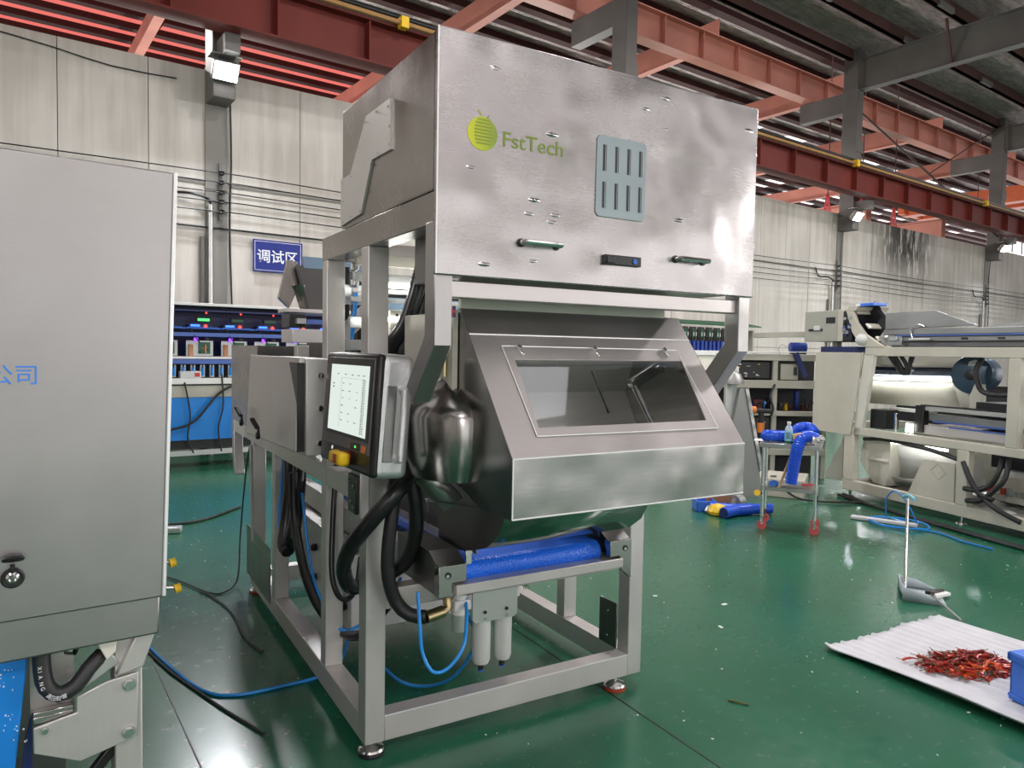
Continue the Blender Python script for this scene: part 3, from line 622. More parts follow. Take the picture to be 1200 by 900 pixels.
# side boxes below the belt, seen between the legs
for y0, y1 in ((.66, 1.14), (1.17, 1.62)):
    c = part(MB().box(.16, 1.0, y0, y1, .24, .60), 'drive_box', PALE2, bev=.004)
    for z in (.34, .50): part(MB().lathe([(.018, 0), (.022, .012), (.012, .03)], (0, 0, 0), 10), 'box_knob', BLACK, c, loc=(.158, y0 + .08, z), rot=(0, R(-90), 0))
part(MB().box(.14, 1.1, .68, 2.0, .62, .645), 'drive_tray', S_RAIL, bev=.002)
# compressed air filters below the drip tray
fb = part(MB().prism([(.395, .51), (.41, .497), (.585, .497), (.60, .51), (.60, .655), (.395, .655)], 'y', -.115, -.105), 'filter_bracket', PALE, bev=.001)
for x in (.455, .553):
    for z in (.512, .537): part(MB().cyl((x - .005, -.121, z), (x - .005, -.114, z), .007, n=8), 'filter_bolt', CHROME if z < .52 else DARKBOX, fb)
    bw = part(MB().lathe([(.012, -.185), (.030, -.182), (.037, -.165), (.038, .0)], (x + .002, -.075, .50)), 'filter_bowl', PALE2)
    part(MB().cyl((x + .002, -.075, .29), (x + .002, -.075, .318), .012, n=12), 'drain_nipple', BLACK, bw); part(MB().cyl((x + .002, -.075, .284), (x + .002, -.075, .291), .0115, n=12), 'drain_ring', BLUEBTN, bw)
rg = part(MB().box(.315, .385, -.12, -.05, .56, .60), 'regulator', WHITEPAINT, bev=.004)
part(MB().cyl((.352, -.085, .60), (.352, -.085, .655), .028), 'regulator_top', WHITEPAINT, rg); part(MB().cyl((.352, -.085, .54), (.352, -.085, .562), .033), 'regulator_collar', WHITEPAINT, rg)
part(MB().lathe([(.026, -.07), (.03, -.06), (.031, 0)], (.352, -.085, .54), 14), 'regulator_knob', PALE, rg)
el = part(MB().cyl((.187, -.136, .568), (.262, -.125, .575), .0235, n=14), 'hose_fitting', BRASS); part(MB().tube([(.262, -.125, .575), (.285, -.12, .585), (.285, -.11, .62), (.30, -.10, .635)], .017, 8), 'fitting_elbow', BRASS, el)
sv = part(MB().cyl((.60, -.09, .62), (.70, -.06, .635), .014, n=12), 'silencer', CHROME)
for i in range(7): part(MB().cyl((.625 + i * .008, -.083 + i * .0024, .6237 + i * .0012), (.629 + i * .008, -.0815 + i * .0024, .6243 + i * .0012), .017, n=12), 'silencer_ring', CHROME, sv)
part(MB().box(.598, .62, -.10, -.07, .57, .66), 'valve_block', WHITEPAINT, sv, bev=.002); part(MB().lathe([(.012, 0), (.012, .008)], (.655, -.09, .595), 10), 'valve_wheel', CHROME, sv)
# control screen on its tilted housing
CP = part(MB().box(.012, .134, 0, .545, -.403, .022), 'control_panel', S_CAST, bev=.028, loc=(-.064, -.30, 1.536), rot=Euler((0, R(4), R(2))))
CP.modifiers['bevel'].segments = 4
def cp(mb, name, mat, **k): return mb.build(name, mat, CP, **k)
cp(MB().box(0, .03, .004, .541, -.399, .018), 'front_plate', BLACK, bev=.012)
cp(MB().box(-.004, .004, .028, .50, -.328, .002), 'screen_bezel', STEELGREY, bev=.006)
cp(MB().box(-.006, .002, .036, .492, -.285, -.003), 'screen_glass', BLACK, smooth=False)
cp(MB().box(-.0075, .001, .062, .45, -.272, -.026), 'screen', E_SCREEN, smooth=False)
b = MB(); rr = random.Random(3)
for i in range(34): b.box(-.0082, -.0074, .086 + rr.uniform(0, .006), .097, -.262 + i * .0056, -.2595 + i * .0056).box(-.0082, -.0074, .103, .113 + rr.uniform(0, .004), -.262 + i * .0056, -.2595 + i * .0056)
for i in range(6):
    for j in range(3):
        if rr.random() < .7: b.box(-.0082, -.0074, .16 + j * .07, .16 + j * .07 + rr.uniform(.008, .02), -.23 + i * .027, -.2275 + i * .027)
for y in (.10, .15, .21, .28, .36): b.box(-.0082, -.0074, y, y + .02, -.062, -.0595)
b.box(-.0079, -.0074, .095, .33, -.0745, -.074).box(-.0079, -.0074, .33, .3305, -.255, -.075)
tag(cp(b, 'screen_text', TXT_GREY, smooth=False), kind='stuff')
b = MB()
for z in (-.10, -.112): b.box(-.0081, -.0075, .405, .42, z, z + .004)
tag(cp(b, 'screen_text', REDDARK, smooth=False), kind='stuff')
cp(MB().box(-.006, 0, .11, .20, -.323, -.295), 'key_strip', BLACK, bev=.004)
cp(MB().box(-.0085, -.004, .055, .088, -.322, -.298), 'orange_button', ORANGE, bev=.002)
cp(MB().cyl((-.007, .148, -.309), (-.005, .148, -.309), .004, n=10), 'power_lamp', E_GREEN)
for y in (.128, .168): cp(MB().cyl((-.007, y, -.309), (-.005, y, -.309), .004, n=10), 'power_lamp', REDDARK)
cp(MB().cyl((-.03, .225, -.358), (0, .225, -.358), .026), 'switch_base', REDDARK)
cp(MB().box(-.055, -.012, .165, .285, -.382, -.334), 'switch_knob', YELLOW, bev=.012)
cp(MB().box(-.058, -.054, .195, .225, -.374, -.342), 'switch_grip', REDDARK, bev=.004)
cp(MB().cyl((-.045, .27, -.33), (-.045, .27, -.318), .007, n=8), 'switch_pin', CHROME)
cp(MB().tube([(.085, .012, -.335), (.085, -.028, -.33), (.085, -.034, -.31), (.085, -.034, -.12), (.085, -.028, -.10), (.085, .012, -.095)], .013, 10), 'grab_handle', S_CAST)
cp(MB().box(.035, .072, -.0015, .004, -.345, -.085), 'handle_recess', GREYSHEET, bev=.008)
bx('panel_bracket', S_FRAME, -.02, .05, -.12, .0, 1.15, 1.26)
sk = part(MB().box(-.05, -.035, -.02, .07, .955, 1.10), 'socket_plate', BLACK, bev=.003)
for y, z in ((.05, 1.07), (.0, 1.06), (.03, 1.0), (.0, .98)): part(MB().cyl((-.055, y, z), (-.049, y, z), .010, n=10), 'socket', S_DARK, sk)
bx('socket_mount', S_FRAME, -.036, 0, -.03, .08, .94, 1.12)
# electrical box on the left side with its cover ajar
eb = part(MB().box(-.155, 0, .28, 1.0, 1.14, 1.525), 'electric_box', S_FRAME, bev=.004)
part(MB().box(-.185, -.155, .30, .98, 1.155, 1.51), 'box_gap_shade', BLACK, eb)  # black block stands in for the shaded gap behind the cover
cvr = part(MB().box(-.03, 0, -.72, 0, 0, .375), 'box_cover', S_COVER, eb, bev=.005, loc=(-.215, 1.02, 1.155), rot=Euler((0, R(3), R(4))))
for z in (.05, .19, .32): part(MB().cyl((-.10, .262, 1.14 + z), (-.10, .27, 1.14 + z), .012, n=8), 'hinge_bolt', CHROME, eb)
for y, z in ((.62, 1.19), (1.0, 1.21)):
    la = part(MB().lathe([(.014, 0), (.018, .01), (.012, .016)], n=12), 'box_lock', BLACK, eb, loc=(-.262, y, z), rot=(0, R(-90), 0))
    part(MB().box(-.272, -.264, y - .012, y + .012, z + .015, z + .035), 'box_lock', BLACK, eb, bev=.003, rot=None)
    part(MB().bar((-.27, y, z + .03), (-.285, y + .05, z + .07), .02, .012), 'lock_cap', BLACK, eb, bev=.004)
part(MB().box(-.004, .004, 2.0, 2.86, 1.055, 1.575), 'side_panel', S_SIDE, bev=.003)
part(MB().box(.004, 1.356, 2.82, 2.86, 1.055, 1.575), 'end_panel', S_SIDE)
part(MB().prism([(1.0, 1.06), (1.0, 1.6), (2.0, 1.6), (2.0, 1.06)], 'x', .30, .304), 'inner_panel', S_DARK)
part(MB().prism([(.30, 1.56), (1.3, 1.56), (1.3, 1.60), (.30, 1.60)], 'y', .62, 2.0), 'deck_plate', S_RAIL, bev=.002)
bx('frame_post', S_FRAME, 0, .06, 1.04, 1.10, 1.055, 1.58)
lab(part(MB().prism([(2.14, .95), (2.18, .95), (2.14, .52), (2.10, .35)], 'x', -.012, -.004), 'white_wedge', PALE), 'bright tapered sheet on the rear leg')
# feeder on top at the back
part(MB().prism([(.04, 2.16), (-.02, 1.90), (.05, 1.835), (.13, 2.02), (.11, 2.15)], 'y', 2.45, 2.50).bar((.10, 2.4, 1.99), (.16, 2.44, 1.83), .10, .012), 'feeder_bracket', S_SIDE, loc=(.25, 0, 0), smooth=False)
part(MB().prism([(.06, 2.12), (.50, 2.12), (.50, 1.82), (.14, 1.82)], 'y', 2.36, 2.42), 'feed_hopper', DARKGREY, loc=(.27, 0, 0), bev=.004)
part(MB().prism([(.10, 2.14), (.60, 2.14), (.60, 2.06), (.10, 2.06)], 'y', 2.40, 2.44), 'hopper_front', plain('blue_grey_sheet', (.16, .24, .33), .4), loc=(.27, -.045, .04), bev=.004)
part(MB().box(.24, 1.1, 2.30, 2.52, 1.80, 1.825), 'feed_tray', S_RAIL, bev=.003); part(MB().box(.26, .37, 2.28, 2.5, 1.70, 1.79), 'feeder_coil', BLACK, bev=.004)
part(MB().box(.30, .36, 2.24, 2.28, 1.725, 1.76), 'coil_label', PALE); part(MB().box(.37, 1.1, 2.26, 2.29, 1.725, 1.755), 'blue_guide', BLUEBAR)
part(MB().box(.27, 1.1, 2.24, 2.55, 1.60, 1.69), 'feeder_base', S_RAIL, bev=.003)
# lit interior above the deck
for i, (z, h, m) in enumerate(((1.93, .05, CREAM), (1.865, .035, PALE), (1.815, .02, WHITEPAINT), (1.775, .022, PALE), (1.66, .05, PALE))):
    part(MB().box(.10, 1.26, .44 + .02 * i, .47 + .02 * i, z, z + h), 'guide_beam', m, bev=.002)
tb2 = part(MB().cyl((.15, .40, 1.70), (1.25, .40, 1.70), .010, n=10), 'inner_lit_tube', E_TUBE)  # second tube, added to brighten the interior
tb = part(MB().cyl((.15, .40, 1.845), (1.25, .40, 1.845), .012, n=10), 'inner_lit_tube', E_TUBE); lab(tb, 'lit white lamp tube inside the head')
part(MB().box(.26, 1.26, .50, .52, 1.70, 1.80), 'blue_grey_plate', bpy.data.materials['blue_grey_sheet'])
part(MB().box(.24, .30, .40, .46, 1.60, 1.74), 'slotted_bracket', CREAM, bev=.003)
for i in range(5): part(MB().cyl((.27, .395, 1.63 + i * .022), (.27, .401, 1.63 + i * .022), .006, n=8), 'bracket_hole', DARKBOX)
part(MB().bar((.10, .66, 1.62), (.24, .66, 1.76), .01, .07), 'diagonal_plate', S_RAIL); part(MB().box(.08, .2, .66, .68, 1.77, 1.86), 'valve_plate', PALE)
for z in (1.94, 1.87): part(MB().lathe([(.012, -.02), (.02, -.012), (.02, .012), (.012, .02)], (.16, .64, z), 10), 'air_valve', CHROME)
part(MB().cyl((.16, .64, 1.86), (.16, .64, 1.96), .011, n=8), 'air_valve', ZINC)
part(MB().box(.10, .24, .64, .70, 1.56, 1.61), 'clip_box', ZINC, bev=.003)
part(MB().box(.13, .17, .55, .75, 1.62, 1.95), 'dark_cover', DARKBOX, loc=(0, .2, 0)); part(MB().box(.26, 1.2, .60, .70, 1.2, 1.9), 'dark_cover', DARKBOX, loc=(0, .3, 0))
# hoses
for nm, mt, pts, r_, rib in (
  ('corrugated_hose', HOSE, [(.145, -.06, 1.16), (.11, -.127, 1.10), (.045, -.166, 1.049), (-.028, -.115, .945), (-.062, .0, .83), (-.054, .10, .719), (-.007, .17, .628), (.066, .227, .60)], .030, .02),
  ('corrugated_hose', HOSE, [(.14, -.05, 1.18), (.177, -.049, .983), (.193, -.008, .84), (.179, .052, .732), (.14, .14, .66)], .029, .03),
  ('rubber_hose', RUBBER, [(.1, -.057, 1.14), (.064, -.1, .972), (.05, -.098, .846), (.056, -.085, .73), (.091, -.076, .625), (.134, -.104, .578), (.187, -.136, .57)], .026, 0),
  ('corrugated_hose', HOSE, [(.06, 1.36, 1.06), (.039, 1.333, .985), (.025, 1.275, .835), (-.004, 1.225, .666), (-.028, 1.175, .56), (-.02, 1.12, .53)], .035, .025),
  ('corrugated_hose', HOSE, [(.08, 1.22, 1.06), (.061, 1.205, 1.001), (.039, 1.152, .855), (.01, 1.102, .691), (-.01, 1.09, .60), (.03, 1.2, .55)], .035, .025),
  ('corrugated_hose', HOSE, [(.32, .185, 2.0), (.302, .185, 1.93), (.271, .195, 1.797), (.241, .229, 1.674), (.19, .288, 1.559), (.17, .32, 1.4)], .033, .03),
  ('corrugated_hose', HOSE, [(.36, .21, 1.86), (.33, .218, 1.801), (.289, .234, 1.658), (.24, .261, 1.56), (.22, .3, 1.4)], .028, .03),
  ('cable', BLACK, [(.042, .519, 1.06), (.013, .469, .825), (-.007, .411, .619), (.014, .393, .522), (.067, .419, .487), (.115, .449, .53), (.15, .5, .64)], .012, 0),
  ('cable', BLACK, [(-.018, 1.03, .95), (-.018, 1.006, .757), (-.02, .881, .575), (.007, .74, .406), (.069, .60, .30), (.12, .40, .33), (.2, .2, .55)], .022, 0),
  ('air_tube', TUBE, [(.13, -.19, .69), (.128, -.217, .569), (.135, -.226, .477), (.166, -.248, .41), (.223, -.258, .415), (.285, -.256, .484), (.345, -.16, .56), (.37, -.10, .60)], .0068, 0),
  ('air_tube', TUBE, [(.018, 1.0, .85), (.015, .861, .576), (.032, .726, .406), (.071, .523, .315), (.186, .515, .336), (.253, .478, .388), (.3, .4, .55)], .0075, 0),
  ('air_tube', TUBE, [(.166, .645, 1.86), (.165, .642, 1.798), (.158, .645, 1.70), (.153, .663, 1.61)], .010, 0),
  ('air_tube', TUBE, [(.03, 1.42, 1.0), (.01, 1.40, .8), (-.01, 1.34, .6), (.02, 1.2, .5)], .010, 0)):
    part(MB().tube(pts, r_, 10, None if rib else max(.012, r_), rib, r_ * .42 if rib else .012), nm, mt)
ST = part(MB().tube([(.13, -.10, 1.10), (.065, -.14, 1.055), (-.01, -.13, .96), (-.05, -.03, .84), (-.04, .06, .73)], .002, 5), 'hose_stripe', PALE)
# ================================================================ trolley and the things on it
TR = thing('trolley_table', 'steel two-tier trolley table on red castors', 'trolley', (5.666, 3.931, 0), -60)
def tp(mb, name, mat, parent=None, **k): return mb.build(name, mat, parent or TR, **k)
LX, LY = .44, .32
tt = tp(MB().box(-.035, LX + .035, -.03, LY + .03, .745, .785), 'tabletop', ZINC, bev=.004); tp(MB().box(-.02, LX + .02, -.015, LY + .015, .36, .39), 'lower_shelf', ZINC, bev=.003)
for x in (0, LX):
    for y in (0, LY):
        tp(MB().cyl((x, y, .13), (x, y, .748), .0155, n=12), 'leg', CHROME)
        c = tp(MB().bar((x, y - .018, .13), (x, y - .018, .05), .02, .003).bar((x, y + .018, .13), (x, y + .018, .05), .02, .003).box(x - .014, x + .014, y - .02, y + .02, .12, .132), 'castor_fork', CHROME)
        tp(MB().cyl((x, y - .013, .040), (x, y + .013, .040), .040, n=18), 'castor_wheel', CASTOR_RED, c)
for x in (0, LX): tp(MB().cyl((x, 0, .35), (x, 0, .40), .020, n=10), 'shelf_collar', ZINC)
MT = Matrix.Translation((5.666, 3.931, 0)) @ Matrix.Rotation(R(-60), 4, 'Z')
def tw(x, y, z): return MT @ Vector((x, y, z))
def on(name, label, cat, x, y, z, rz=0): return thing(name, label, cat, tw(x, y, z), -60 + rz)
d = on('flexible_duct', 'blue ribbed flexible duct hanging over the trolley edge', 'duct', .30, .05, .785)
MB().tube([(-.06, -.115, -.34), (-.045, -.11, -.20), (-.02, -.10, -.04), (.01, -.06, .055), (.06, .0, .075), (.12, .06, .05)], .050, 16, None, .05, .016).build('ribbed_tube', DUCT, d)
d = on('flexible_duct', 'blue ribbed duct elbow arching on the right of the trolley top', 'duct', .36, .18, .785)
MB().tube([(-.14, .05, .055), (-.08, .06, .12), (.0, .05, .13), (.05, .0, .085)], .052, 16, None, .05, .016).build('ribbed_tube', DUCT, d)
d = on('flexible_duct', 'blue duct elbow lying at the left end of the trolley top', 'duct', .08, .17, .785)
MB().tube([(-.08, -.04, .05), (-.04, -.09, .06), (.02, -.06, .055), (.09, .0, .052)], .050, 16, None, .05, .016).build('ribbed_tube', DUCT, d)
d = on('drink_bottle', 'clear drink bottle with pale blue label and white cap on the trolley', 'bottle', .205, -.005, .785)
MB().lathe([(.030, 0), (.034, .01), (.034, .125), (.028, .15), (.014, .172), (.014, .18)], n=16).build('bottle_body', BOTTLE, d)
lbl = MB().lathe([(.0348, .025), (.0348, .115)], n=16).build('label', LABELBLUE, d); MB().lathe([(.0352, .012), (.0352, .03)], n=16).build('label_band', GREENPAINT, d); MB().lathe([(.016, .175), (.017, .198), (.015, .20)], n=12).build('cap', WHITEPAINT, d)
b = MB()
for i in range(4): b.box(-.02, .02 - .008 * (i % 2), -.0362, -.0352, .055 + i * .014, .061 + i * .014)
b.build('label_print', TXT_GREY, d)
d = on('mallet', 'wooden mallet leaning through the trolley with its pale handle down', 'mallet', .24, .03, .39)
MB().cyl((-.10, -.06, .004), (.035, -.05, .44), .0115, n=10).build('handle', WOOD, d); MB().bar((.0, -.04, .455), (.08, -.04, .475), .055, .065).build('head', WOOD, d, bev=.008)
d = on('crumpled_tissue', 'heap of crumpled white tissue on the right of the trolley', 'tissue', .40, .08, .785)
rr = random.Random(9); b = MB()
for i in range(44):
    p = Vector((rr.uniform(-.09, .08), rr.uniform(-.07, .07), rr.uniform(.0, .07))); q = Euler((rr.uniform(0, 6), rr.uniform(0, 6), rr.uniform(0, 6))).to_matrix()
    vs = [p + q @ Vector(v) * rr.uniform(.6, 1.2) for v in ((-.03, -.02, 0), (.03, -.018, .008), (.034, .02, -.006), (-.02, .022, .012), (0, 0, .02))]
    vs = [Vector((v.x, v.y, max(.001, v.z))) for v in vs]; b.poly(vs, [(0, 1, 4), (1, 2, 4), (2, 3, 4), (3, 0, 4)])
b.build('tissue_folds', PAPER, d, smooth=False)
d = on('paper_sheet', 'white paper sheet under the left duct on the trolley', 'paper', .0, .20, .786); MB().box(-.10, .06, -.10, .08, 0, .002).build('sheet', PAPER, d)
d = on('tape_roll', 'yellow tape roll clipped to the left trolley leg', 'tape', -.04, -.03, .33); MB().lathe([(.012, 0), (.028, .0), (.028, .02), (.012, .02)], n=16).build('tape', YELLOW, d, rot=(R(70), 0, 0)); MB().cyl((.0, -.01, .0), (.04, .01, .0), .006).build('clip', BLACK, d)
d = on('blue_dish', 'round blue plastic cover on the trolley lower shelf', 'cover', .09, .05, .39); MB().lathe([(.03, 0), (.045, .01), (.04, .04), (.012, .055)], n=14).build('dish_body', CRATE, d)
d = on('pliers', 'red handled pliers on the trolley lower shelf', 'tool', .40, .20, .39); MB().bar((-.08, -.02, .012), (.05, .01, .018), .016, .014).bar((-.08, .03, .012), (.05, .0, .018), .016, .014).build('grips', RED, d, bev=.003); MB().bar((.05, .0, .015), (.11, .01, .012), .02, .012).build('jaws', ZINC, d)
b = MB()
for i in range(7): b.ball((.0 + i * .026, -.016, .0), .007, n=6)
sc_ = on('screw_row', 'row of small screws along the lower shelf edge', 'screws', .05, .0, .397); tag(b.build('screw', CHROME, sc_), kind='stuff')
# ================================================================ things on the floor
d = thing('duct_branch', 'blue plastic Y-shaped duct branch lying on the floor left of the trolley', 'duct', (5.98, 4.38, 0), 0)
MB().cyl((-.27, .0, .056), (.02, .02, .056), .053, n=20).cyl((.0, .02, .056), (.31, -.12, .056), .05, n=20).cyl((.02, .01, .056), (-.16, .25, .056), .048, n=18).cyl((-.06, .02, .056), (.12, -.03, .056), .056, n=20).build('duct_body', DUCT, d, bev=.004); MB().cyl((-.274, .0, .056), (-.268, .0, .056), .045, n=18).build('duct_mouth', NAVY, d)
d = thing('small_parts_crate', 'small blue plastic crate on the floor under the hood corner', 'crate', (5.72, 4.71, 0), -36)
MB().box(0, .19, 0, .20, 0, .012).box(0, .19, 0, .01, 0, .11).box(0, .19, .19, .20, 0, .11).box(0, .01, 0, .20, 0, .11).box(.18, .19, 0, .20, 0, .11).build('crate_body', CRATE, d); MB().box(-.008, .198, -.01, 0, .092, .11).build('rim', CRATE, d)
for x in (.03, .09, .15): MB().box(x, x + .008, -.008, 0, 0, .092).build('rib', CRATE, d)
d = thing('cardboard_piece', 'brown cardboard carton standing behind the small blue crate', 'cardboard', (5.92, 4.76, .0), -36); MB().box(0, .24, 0, .12, 0, .17).build('carton', CARD, d, bev=.006); MB().box(.02, .22, -.001, .0, .15, .168).build('carton_fold', PALE, d)
d = thing('wrapped_roll', 'clear wrapped roll standing right of the brown carton', 'roll', (6.17, 4.60, .0), -36); MB().cyl((0, 0, .07), (.08, .06, .07), .068, n=16).build('wrap', PALE, d); MB().cyl((-.001, -.001, .07), (.0, .0, .07), .04, n=16).build('roll_end', PAPER, d)
d = thing('yellow_bag', 'yellow plastic bag lying between the small crate and the duct branch', 'bag', (5.80, 4.52, .0), -36); MB().lathe([(.04, .0), (.09, .01), (.10, .04), (.07, .09), (.02, .11)], n=12).build('bag_body', YELLOW, d); MB().lathe([(.03, .0), (.05, .03), (.02, .08)], (-.07, .05, 0), n=10).build('clear_end', PALE, d)
# dustpan and broom
d = thing('dustpan', 'grey long-handled dustpan standing on the green floor', 'dustpan', (4.79, 2.26, 0), -59)
GP = plain('grey_plastic', (.40, .46, .48), .42); vs = []; NA = 10
for k in range(NA + 1):
    y = .30 * k / NA; e = abs(k / NA - .5) * 2
    for x, z in ((.25, .003), (.18, .003), (.05 + .03 * (1 - e), .004), (.0 + .02 * e ** 3, .03), (-.005 + .02 * e ** 3, .085 + .03 * (1 - e * e))): vs.append((x, y, z))
MB().poly(vs, [(k * 5 + i, k * 5 + i + 1, k * 5 + 6 + i, k * 5 + 5 + i) for k in range(NA) for i in range(4)]).build('pan', GP, d, solid=.004)
for y in (0, .30): MB().poly([(0, y, .0), (.25, y, .0), (.25, y, .012), (.12, y, .065), (.0, y, .09)], [(0, 1, 2, 3, 4)]).build('side_wall', GP, d, solid=.005)
MB().cyl((.02, .05, .05), (.03, .21, .63), .0095, n=10).build('handle', CHROME, d); MB().tube([(.06, .10, .645), (.035, .19, .655), (.01, .26, .632)], .012, 8).build('grip', LABELBLUE, d)
d = thing('broom', 'thin-handled broom lying with its dark head across the dustpan', 'broom', (4.93, 2.13, 0), 0)
MB().bar((.02, .05, .045), (.19, .03, .035), .03, .022).build('head', BLACK, d, bev=.004); MB().bar((.02, .02, .028), (.20, .0, .022), .04, .018).build('bristles', PAPER, d); MB().cyl((-.01, -.01, .04), (-.245, -.27, .014), .007, n=8).build('handle', ZINC, d); MB().cyl((.04, .03, .045), (-.01, -.01, .04), .011, n=8).build('ferrule', CHROME, d)
# foam sheet with ribs, curled front edge
A_, B_, D_ = Vector((3.62, 2.10, 0)), Vector((4.674, 1.99, 0)), Vector((3.505, 1.135, 0))
NU, NV = 72, 40; vs = []
for i in range(NU + 1):
    u = i / NU
    for j in range(NV + 1):
        v = j / NV * 1.7; p = A_ + (B_ - A_) * u + (D_ - A_) * v
        z = .012 + .0045 * math.sin(u * 95) + .004 * math.sin(u * 11 + v * 5)
        z += .045 * max(0, 1 - u / .14) ** 2 * (.15 + .85 * min(1, v * 1.4)) + (.02 * max(0, 1 - (u + v) / .05))
        p.x += .012 * math.sin(u * 26) * (v < .01); p.y += (.008 * math.sin(u * 48) + .006 * math.sin(u * 21)) * max(0, 1 - v / .05); p.z = max(.003, z)
        vs.append(p)
fs = [(i * (NV + 1) + j, i * (NV + 1) + j + 1, (i + 1) * (NV + 1) + j + 1, (i + 1) * (NV + 1) + j) for i in range(NU) for j in range(NV)]
fo = MB().poly(vs, fs).build('foam_sheet', FOAM, solid=.006); tag(fo, 'white ribbed foam sheet spread on the green floor', 'sheet')
def sheet_z(x, y):
    w_ = Vector((x, y, 0)) - A_; a, c = B_ - A_, D_ - A_; det = a.x * c.y - a.y * c.x; u = (w_.x * c.y - w_.y * c.x) / det; return .016 + .045 * max(0, 1 - u / .14) ** 2
# stacking crate
CR = thing('stacking_crate', 'blue plastic stacking crate on the foam sheet at the right edge', 'crate', (3.775, 1.305, .022), -20)
def cq(mb, name, mat=CRATE, parent=None, **k): return mb.build(name, mat, parent or CR, **k)
W_, L_, H_ = .60, .40, .215
cq(MB().box(.01, W_ - .01, -L_ + .01, -.01, 0, .012), 'crate_base')
for nm, a in (('crate_wall', (.012, W_ - .012, -.018, -.012)), ('crate_wall', (.012, W_ - .012, -L_ + .012, -L_ + .018)), ('crate_wall', (.012, .018, -L_ + .012, -.012)), ('crate_wall', (W_ - .018, W_ - .012, -L_ + .012, -.012))): cq(MB().box(*a, .0, H_), nm)
for a in ((0, W_, -.025, 0), (0, W_, -L_, -L_ + .025), (0, .025, -L_, 0), (W_ - .025, W_, -L_, 0)): cq(MB().box(*a, H_ - .035, H_), 'crate_rim', bev=.004)
cq(MB().box(.006, W_ - .006, -L_ + .006, -.006, .012, .028), 'crate_foot', bev=.003); cq(MB().box(.004, W_ - .004, -L_ + .004, -.004, H_ - .003, H_ + .004), 'crate_lid', bev=.003)
for i in range(4): cq(MB().box(.006, .013, -.10 - i * .085, -.094 - i * .085, .03, H_ - .036), 'crate_rib')
for i in range(6): cq(MB().box(.05 + i * .1, .056 + i * .1, -L_ + .005, -L_ + .013, .03, H_ - .036), 'crate_rib')
# chillies, each one its own
CH_R = plain('chilli_red', (.42, .022, .012), .28, var=.3); CH_D = plain('chilli_dark', (.22, .012, .010), .32, var=.3); CH_O = plain('chilli_orange', (.66, .09, .012), .28); STEM = plain('chilli_stem', (.10, .11, .03), .6)
def chilli(mat, ln, bend, r):
    pts = [(-ln / 2, 0, 0), (-ln / 6, bend * .6, .003), (ln / 6, bend * .8, .002), (ln / 2, -bend * .3, 0)]
    P = smooth_path(pts, ln / 9); b = MB(); N = len(P); n = 6; v = []
    for i, p in enumerate(P):
        t = i / (N - 1); rr_ = r * (1.15 - .95 * t) * (1 if t > .02 else .8) * (1 + .12 * math.sin(i * 2.1))
        for k in range(n): a = 2 * math.pi * k / n; v.append((p.x, p.y + rr_ * math.cos(a), p.z + rr_ * math.sin(a)))
    b.poly(v, [(i * n + k, i * n + (k + 1) % n, (i + 1) * n + (k + 1) % n, (i + 1) * n + k) for i in range(N - 1) for k in range(n)] + [tuple(range(n))[::-1], tuple(range((N - 1) * n, N * n))])
    nf = len(b.b.faces); b.tube([(-ln / 2 - .028, .008, .006), (-ln / 2 - .012, .004, .002), (-ln / 2 + .002, 0, 0)], .0018, 5)
    o = b.build('chilli', [mat, STEM]); 
    for i, f in enumerate(o.data.polygons): f.material_index = 1 if i >= nf else 0
    return o
protos = [chilli(CH_R, .082, .008, .0085), chilli(CH_D, .072, -.010, .0080), chilli(CH_R, .092, .016, .0075), chilli(CH_O, .086, .006, .0085), chilli(CH_D, .095, -.014, .0072)]
for p, w_ in zip(protos, ('bright red', 'dark maroon', 'bright red', 'orange red', 'dark maroon')): tag(p, w_ + ' chilli pepper in the loose heap on the white foam sheet', 'chilli', w_ + ' chillies in the heap on the foam sheet')
rr = random.Random(12); used = set()
def put(proto_i, loc, rot, label=None):
    o = protos[proto_i]
    if proto_i in used: o = o.copy(); COL.objects.link(o)
    used.add(proto_i); o.location = loc; o.rotation_euler = rot
    if label: o['label'] = label
    return o
c0 = Vector((3.99, 1.55, 0)); ax = Vector((math.cos(R(-28)), math.sin(R(-28)), 0)); ay = Vector((-ax.y, ax.x, 0))
for i in range(235):
    a = rr.uniform(0, 2 * math.pi); q = rr.random() ** .55
    p = c0 + ax * (.24 * q * math.cos(a)) + ay * (.135 * q * math.sin(a))
    hgt = .075 * max(0, 1 - q ** 1.6)
    z = sheet_z(p.x, p.y) + .006 + hgt * rr.uniform(.35, 1.0)
    front = ay.dot(p - c0) < -.05
    put(rr.choice((0, 0, 1, 2, 3, 3) if front else (0, 1, 1, 2, 4, 4, 1)), (p.x, p.y, z), (rr.uniform(0, 6.28), rr.uniform(-.35, .35) if hgt > .02 else rr.uniform(-.08, .1), R(-30) + rr.gauss(0, .65) + (3.14 if rr.random() < .25 else 0)))
o = put(2, (3.82, 1.74, .030), (.2, -.06, R(-45)), 'dark red chilli lying apart at the left tip of the heap'); o['group'] = ''
del o['group']
